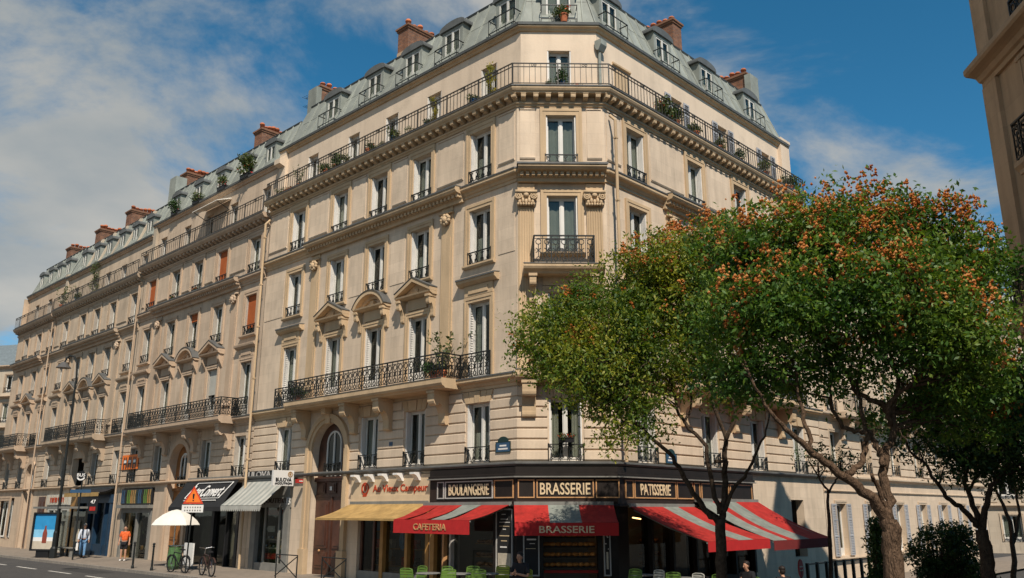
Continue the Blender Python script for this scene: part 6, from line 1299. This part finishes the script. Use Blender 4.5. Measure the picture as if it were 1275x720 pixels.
# bicycles
def bicycle(M, label, fm):
    o = thing('bicycle', label, 'bicycle', M)
    for x in (-.52, .52):
        w = ob('wheel', (MB().arc(x, .34, .30, .34, 0, 2*math.pi, -.02, .02, 22), RUBBER), o, M); m = MB()
        for k in range(12): a = k*math.pi/6; m.tube([(x, 0, .34), (x+.31*math.cos(a), 0, .34+.31*math.sin(a))], .004, 4)
        m.tube([(x, -.05, .34), (x, .05, .34)], .025, 6); ob('spokes', (m, CHROME), w, M)
        ob('mudguard', (MB().arc(x, .34, .36, .375, .3, 2.6, -.03, .03, 10), fm), w, M)
    m = MB(); bb, st, hd = (-.05, 0, .30), (-.2, 0, .82), (.36, 0, .80)
    for a, b in ((bb, st), (bb, (.38, 0, .70)), ((-.18, 0, .75), hd), ((-.52, 0, .34), bb), ((-.52, 0, .34), (-.17, 0, .70)), (hd, (.52, 0, .34))): m.tube([a, b], .022, 6)
    ob('frame', (m, fm), o, M)
    ob('saddle', (MB().py([(-.36, .88), (-.34, .93), (-.18, .94), (-.06, .91), (-.06, .89)], -.06, .06).tube([(-.2, 0, .8), (-.21, 0, .89)], .016), BLK), o, M)
    ob('handlebar', (MB().tube([(.36, 0, .8), (.33, 0, 1.02)], .016).tube([(.15, -.28, 1.05), (.3, -.24, 1.06), (.34, 0, 1.02), (.3, .24, 1.06), (.15, .28, 1.05)], .014), CHROME), o, M)
    c = ob('crank', (MB().ring(-.05, .30, .10, .03, .03, .045, 12).tube([(-.05, .06, .30), (.05, .06, .16)], .012).tube([(-.05, -.06, .30), (-.15, -.06, .44)], .012), IRON), o, M); ob('pedal', (MB().box(.01, .1, .06, .15, .14, .17), BLK), c, M)
    return o
bicycle(FL @ T(onF(221, 3.0, 712), 3.0, -.03) @ RZ(.1), 'black bicycle parked by the green waste sack', IRON)
bicycle(FL @ T(onF(257, 3.05, 714), 3.05, -.03) @ RZ(-.12), 'dark bicycle with bright handlebars parked before the wine shop', mat('bike_brown', (.05, .025, .02), .4))
# kerb barriers
for px in (356, 415):
    x = hitF(FL, px, 712, 3.3)[0]; M = FL @ T(x, 3.3, -.03); o = thing('kerb_barrier', 'low dark iron barrier with crossed bars on the kerb before the carriage door', 'barrier', M, 'crossed-bar barriers on the kerb')
    ob('frame', (MB().tube([(-.65, 0, 0), (-.65, 0, 1.0), (.65, 0, 1.0), (.65, 0, 0)], .025, 6), IRON), o, M); ob('cross_bar', (MB().tube([(-.65, 0, .3), (.65, 0, .95)], .018, 6), IRON), o, M); ob('cross_bar', (MB().tube([(-.65, .03, .95), (.65, .03, .3)], .018, 6), IRON), o, M)
# café chairs and tables
def cafe_chair(M, label, mt, group):
    key = ('chair', mt.name)
    def mk():
        fr = MB()
        for s in (-1, 1): fr.tube([(s*.2, -.2, 0), (s*.2, -.2, .44), (s*.2, -.24, .62), (s*.19, -.28, .86)], .015, 6); fr.tube([(s*.2, .2, 0), (s*.2, .2, .44)], .015, 6)
        fr.tube([(-.19, -.28, .86), (-.1, -.29, .89), (.1, -.29, .89), (.19, -.28, .86)], .015, 6); se = MB()
        for i in range(6): se.box(-.2, .2, -.2+i*.07, -.145+i*.07, .44, .46)
        ba = MB()
        for i in range(5): z = .52+i*.07; ba.add([(-.19, -.22-.07*(z-.5)/.35-.01, z), (.19, -.22-.07*(z-.5)/.35-.01, z), (.19, -.22-.07*(z-.44)/.35, z+.055), (-.19, -.22-.07*(z-.44)/.35, z+.055)], [(0, 1, 2, 3)])
        return [a.mesh(n, mt) for n, a in (('frame', fr), ('seat', se), ('backrest', ba))]
    ms = cached(key, mk); o = thing('cafe_chair', label, 'chair', M, group)
    for n, me in zip(('frame', 'seat', 'backrest'), ms): ob(n, me, o, M)
def table(M, label, group):
    o = thing('cafe_table', label, 'table', M, group); ob('top', cached('tt', lambda: MB().lathe([(.34, .72), (.35, .735), (.34, .75)], 18).mesh('top', GREYS)), o, M); ob('leg', cached('tl', lambda: MB().lathe([(.2, 0), (.19, .03), (.03, .06), (.03, .72)], 12).mesh('leg', IRON)), o, M)
random.seed(4)
GC = 'green café chairs on the terrace'
for px, Y, a in ((517, 25.4, 2.4), (512, 24.9, -.4), (549, 25.2, 2.5), (556, 24.5, .3), (586, 25.2, 2.9), (594, 24.4, .2)):
    p = at(px, 715, Y); cafe_chair(T(p.x, p.y, gz(p.x, p.y)-.02) @ RZ(a), 'green slatted metal café chair on the terrace left of the corner', GRNC, GC)
p = at(622, 715, 25.2); cafe_chair(T(p.x, p.y, 0) @ RZ(2.8), 'lime yellow café chair beside the seated man', LIME, None)
for px, Y in ((533, 25.0), (572, 24.8), (606, 24.8)): p = at(px, 715, Y); table(T(p.x, p.y, -.02), 'small round café table among the green chairs', 'round café tables left of the corner')
for i, (px, Y) in enumerate(((785, 24.3), (812, 24.5), (836, 24.0), (862, 24.6), (884, 25.0), (928, 26.0), (950, 26.5))):
    p = at(px, 715, Y); cafe_chair(T(p.x, p.y, gz(p.x, p.y)-.02) @ RZ(random.uniform(2, 4)), 'pale grey slatted café chair under the side awnings' if i % 2 else 'green slatted café chair under the side awnings', PALE if i % 2 else GRNC, 'pale chairs under the side awnings' if i % 2 else 'green chairs under the side awnings')
for px, Y in ((798, 24.8), (850, 25.0), (905, 26.0)): p = at(px, 715, Y); table(T(p.x, p.y, gz(p.x, p.y)-.02), 'small round café table under the side awnings', 'round café tables under the side awnings')
# red oval sign on a post, dark fence by the low house
x, z = hitF(FR, 997, 708, 2.6); M = FR @ T(x, 2.6, 0); b0 = gz(*(M.translation.xy)); o = thing('oval_sign', 'red oval sign on a short post past the end of the long striped awning', 'sign', M @ T(0, 0, b0))
ob('post', (MB().tube([(0, 0, b0), (0, 0, z)], .03), IRON), o, M); ob('disc', (MB().py([(.17*math.cos(t), z+.3*math.sin(t)) for t in [math.pi*i/9 for i in range(18)]], -.02, .02), mat('sign_crimson', (.35, .02, .02), .5)), o, M)
for zz in (-.06, .06): ob('lettering', (MB().box(-.11, .11, .02, .024, z+zz-.02, z+zz+.02), PAPER), o, M)
x1, zt = hitF(FR, 1005, 702, 2.2); x0, _ = hitF(FR, 1092, 702, 2.2); M = FR @ T(x0, 2.2, -.5); o = thing('iron_fence', 'dark iron post fence before the low shuttered house', 'fence', M); n = 8
for i in range(n+1): ob('post', cached('fpost', lambda: MB().box(-.05, .05, -.05, .05, 0, 1.12).mesh('post', IRON)), o, M @ T((x1-x0)*i/n, 0, 0))
for z in (.35, 1.05): ob('rail', (MB().box(0, x1-x0, -.02, .02, z, z+.05), IRON), o, M)

# ------------------------------------------------------------------ people
def skin(name, V, E, mt, parent, M, sub=2):
    me = bpy.data.meshes.new(name); me.from_pydata([v[:3] for v in V], E, []); o = ob(name, me, parent, M); md = o.modifiers.new('skin', 'SKIN'); md.use_smooth_shade = True
    if not me.skin_vertices: me.skin_vertices.new() if hasattr(me.skin_vertices, 'new') else None
    for i, v in enumerate(V): me.skin_vertices[0].data[i].radius = (v[3], v[4] if len(v) > 4 else v[3])
    me.skin_vertices[0].data[0].use_root = True
    s = o.modifiers.new('sub', 'SUBSURF'); s.levels = s.render_levels = sub; me.materials.append(mt); return o
def person(label, M, J, shirt, legs, hair, shorts=False, shoe=BLK, bag=None, sleeves='short'):
    o = thing('person', label, 'person', M)
    hd = Vector(J['head']); nk = Vector(J['neck'])
    V = [(*J['pelvis'], .12, .09), (*J['chest'], .13, .09), (*J['neck'], .05), (*(hd+Vector((0, -.01, -.09))), .055), (*(hd+Vector((0, .0, .0))), .075, .09), (*(hd+Vector((0, -.005, .075))), .07, .085), (*(hd+Vector((0, -.01, .12))), .035)]
    E = [(0, 1), (1, 2), (2, 3), (3, 4), (4, 5), (5, 6)]
    for s in ('l', 'r'):
        b = len(V); V += [(*J['sh'+s], .055), (*J['el'+s], .042), (*J['wr'+s], .028)]; E += [(1, b), (b, b+1), (b+1, b+2)]
        b = len(V); V += [(*J['hip'+s], .085), (*J['kn'+s], .055), (*J['an'+s], .038)]; E += [(0, b), (b, b+1), (b+1, b+2)]
    skin('body', V, E, SKIN, o, M)
    # shirt
    V = [(*J['waist'], .165, .12), (*J['chest'], .175, .125), (*(Vector(J['neck'])-Vector((0, 0, .05))), .07)]; E = [(0, 1), (1, 2)]
    for s in ('l', 'r'):
        b = len(V); end = Vector(J['sh'+s]).lerp(Vector(J['el'+s]), .85) if sleeves == 'short' else Vector(J['wr'+s])
        V += [(*J['sh'+s], .078)]; E += [(1, b)]
        if sleeves == 'long': V += [(*J['el'+s], .06)]; E += [(b, b+1)]; b += 1
        V += [(*end, .066 if sleeves == 'short' else .045)]; E += [(b, b+1)]
    skin('shirt', V, E, shirt, o, M)
    V = [(*J['pelvis'], .165, .13)]; E = []
    for s in ('l', 'r'):
        b = len(V); V += [(*J['hip'+s], .105)]; E += [(0, b)]
        if shorts: V += [(*Vector(J['hip'+s]).lerp(Vector(J['kn'+s]), .85), .095)]; E += [(b, b+1)]
        else: V += [(*J['kn'+s], .075), (*(Vector(J['an'+s])+Vector((0, 0, .02))), .062)]; E += [(b, b+1), (b+1, b+2)]
    skin('trousers', V, E, legs, o, M)
    for s in ('l', 'r'):
        a = J['an'+s]; m = MB().ball((a[0], a[1]+.06, a[2]-.04), .05, .14, .05, 10, 6); ob('shoe', (m, shoe, True), o, M)
        w, e = Vector(J['wr'+s]), Vector(J['el'+s]); d = (w-e).normalized(); sx = d.cross(Vector((0, 1, .2))).normalized(); up = sx.cross(d); m = MB()
        m.tube([w-d*.02, w+d*.04, w+d*.09], [.024, .034, .03], 8)
        for k in range(4): b = w+d*.085+sx*(-.027+.018*k); L = (.06, .072, .068, .052)[k]; m.tube([b, b+d*L*.5+up*.006, b+d*L*.9+up*.024], [.0095, .009, .006], 6)
        b = w+d*.03-sx*.03; m.tube([b, b+d*.03-sx*.022, b+d*.06-sx*.02+up*.01], [.011, .01, .007], 6); ob('hand', (m, SKIN, True), o, M)
    m = MB().ball((hd.x, hd.y-.035, hd.z+.075), .088, .10, .075, 14, 9); m.ball((hd.x, hd.y-.055, hd.z+.01), .084, .068, .10, 12, 7); ob('hair', (m, hair, True), o, M)
    f = MB().ball((hd.x-.03, hd.y+.088, hd.z+.012), .012, .008, .008, 8, 5).ball((hd.x+.03, hd.y+.088, hd.z+.012), .012, .008, .008, 8, 5); ob('eyes', (f, HAIR), o, M)
    f = MB().tube([(hd.x, hd.y+.085, hd.z+.015), (hd.x, hd.y+.112, hd.z-.025), (hd.x, hd.y+.09, hd.z-.035)], [.009, .016, .01], 6)
    for s in (-1, 1): f.ball((hd.x+s*.078, hd.y, hd.z-.005), .012, .022, .034, 8, 5)
    ob('face', (f, SKIN, True), o, M); ob('mouth', (MB().ball((hd.x, hd.y+.084, hd.z-.06), .024, .008, .006, 8, 4), mat('lips', (.3, .1, .08), .5)), o, M)
    return o
ST = dict(pelvis=(0, 0, .95), waist=(0, 0, .96), chest=(0, 0, 1.32), neck=(0, 0, 1.5), head=(0, .03, 1.63), shl=(-.18, 0, 1.42), shr=(.18, 0, 1.42), ell=(-.24, -.03, 1.15), elr=(.24, -.03, 1.15), wrl=(-.25, .06, .92), wrr=(.25, .06, .92), hipl=(-.09, 0, .90), hipr=(.09, 0, .90), knl=(-.1, .02, .5), knr=(.1, .02, .5), anl=(-.1, -.02, .09), anr=(.1, -.02, .09))
W = dict(ST, knl=(-.09, .12, .51), anl=(-.09, .16, .09), knr=(.09, .06, .5), anr=(.09, -.22, .14), ell=(-.24, -.12, 1.17), wrl=(-.24, -.1, .92), elr=(.24, .08, 1.17), wrr=(.25, .2, .95))
face = math.atan2(-1, .2)
def facing(ang): return RZ(ang)
M = FL @ T(onF(102, 1.7, 690), 1.7, -.02) @ RZ(R_(70)); wk = person('man in pale blue shirt and jeans walking with a white carrier bag', M, W, LSHIRT, DENIM, GHAIR, sleeves='long')
ob('backpack_strap', (MB().tube([(-.1, .13, 1.2), (-.11, .13, 1.38), (-.11, .0, 1.5)], .022, 6).tube([(.1, .13, 1.2), (.11, .13, 1.38), (.11, .0, 1.5)], .022, 6), BCLOTH), wk, M); ob('belt', (MB().lathe([(.185, .94), (.188, .98)], 14), BCLOTH), wk, M)
M2 = M @ T(.28, .2, .42); bg = thing('carrier_bag', 'white carrier bag in the hand of the man in jeans', 'bag', M2); ob('bag_body', (MB().box(-.05, .05, -.15, .15, 0, .36), WHT), bg, M2); ob('handle', (MB().tube([(0, -.08, .36), (0, -.03, .47), (0, .03, .47), (0, .08, .36)], .008, 5), WHT), bg, M2)
M = FL @ T(onF(153, 1.3, 692), 1.3, -.02) @ RZ(R_(55)) @ Matrix.Scale(.97, 4); person('person in orange shirt and black shorts standing before the colourful shop sign', M, ST, OSHIRT, BCLOTH, HAIR, shorts=True, shoe=WHT)
SE = dict(pelvis=(0, 0, .52), waist=(0, .0, .56), chest=(0, .03, .92), neck=(0, .05, 1.09), head=(0, .10, 1.22), shl=(-.19, .03, 1.02), shr=(.19, .03, 1.02), ell=(-.25, .08, .74), elr=(.25, .1, .76), wrl=(-.03, .26, .80), wrr=(.06, .27, .84), hipl=(-.1, .04, .5), hipr=(.1, .04, .5), knl=(-.12, .46, .5), knr=(.12, .46, .5), anl=(-.12, .48, .09), anr=(.12, .42, .09))
p = at(649, 715, 24.0); M = T(p.x, p.y, -.02) @ RZ(math.pi-.5); person('dark-haired man in a black T-shirt seated with folded arms before the chalkboard', M, SE, BCLOTH, DENIM, HAIR)
cafe_chair(T(p.x, p.y, -.02) @ RZ(math.pi-.5), 'lime yellow café chair under the man in black', LIME, None)
for px, Y, lab, sh, hr, a in ((932, 26.0, 'person in dark clothes seated under the long striped awning', BCLOTH, HAIR, 2.2), (976, 24.5, 'person in black seated with back turned near the red oval sign', BCLOTH, HAIR, .3)):
    p = at(px, 715, Y); g_ = gz(p.x, p.y)-.02; M = T(p.x, p.y, g_) @ RZ(a); person(lab, M, SE, sh, DENIM, hr); cafe_chair(M, {932: 'green café chair under the person beneath the long striped awning', 976: 'green café chair under the person near the oval sign'}[px], GRNC, None)
# roof aerials
for F_, x, y, z, lab, k in ((FL, 17.6, -2.5, 22.0, 'rake-like television aerial on the roof beside the corner building', 1), (Ff, .2, -3.4, 22.6, 'television aerial by the chimney of the far slate-roofed house', 1.1)):
    M = F_ @ T(x, y, z); o = thing('aerial', lab, 'aerial', M); ob('mast', (MB().tube([(0, 0, -.8), (0, 0, 1.9*k)], .025, 6), IRON), o, M); m = MB()
    for zz, L in ((1.8, 1.0), (1.2, .7)):
        m.tube([(-L/2, 0, zz*k), (L/2, 0, zz*k+.1)], .015, 5)
        for i in range(6): m.tube([(-L/2+i*L/5, -.25, zz*k+i*.02), (-L/2+i*L/5, .25, zz*k+i*.02)], .01, 4)
    ob('antenna_rods', (m, IRON), o, M)
print('all ok', len(bpy.data.objects))
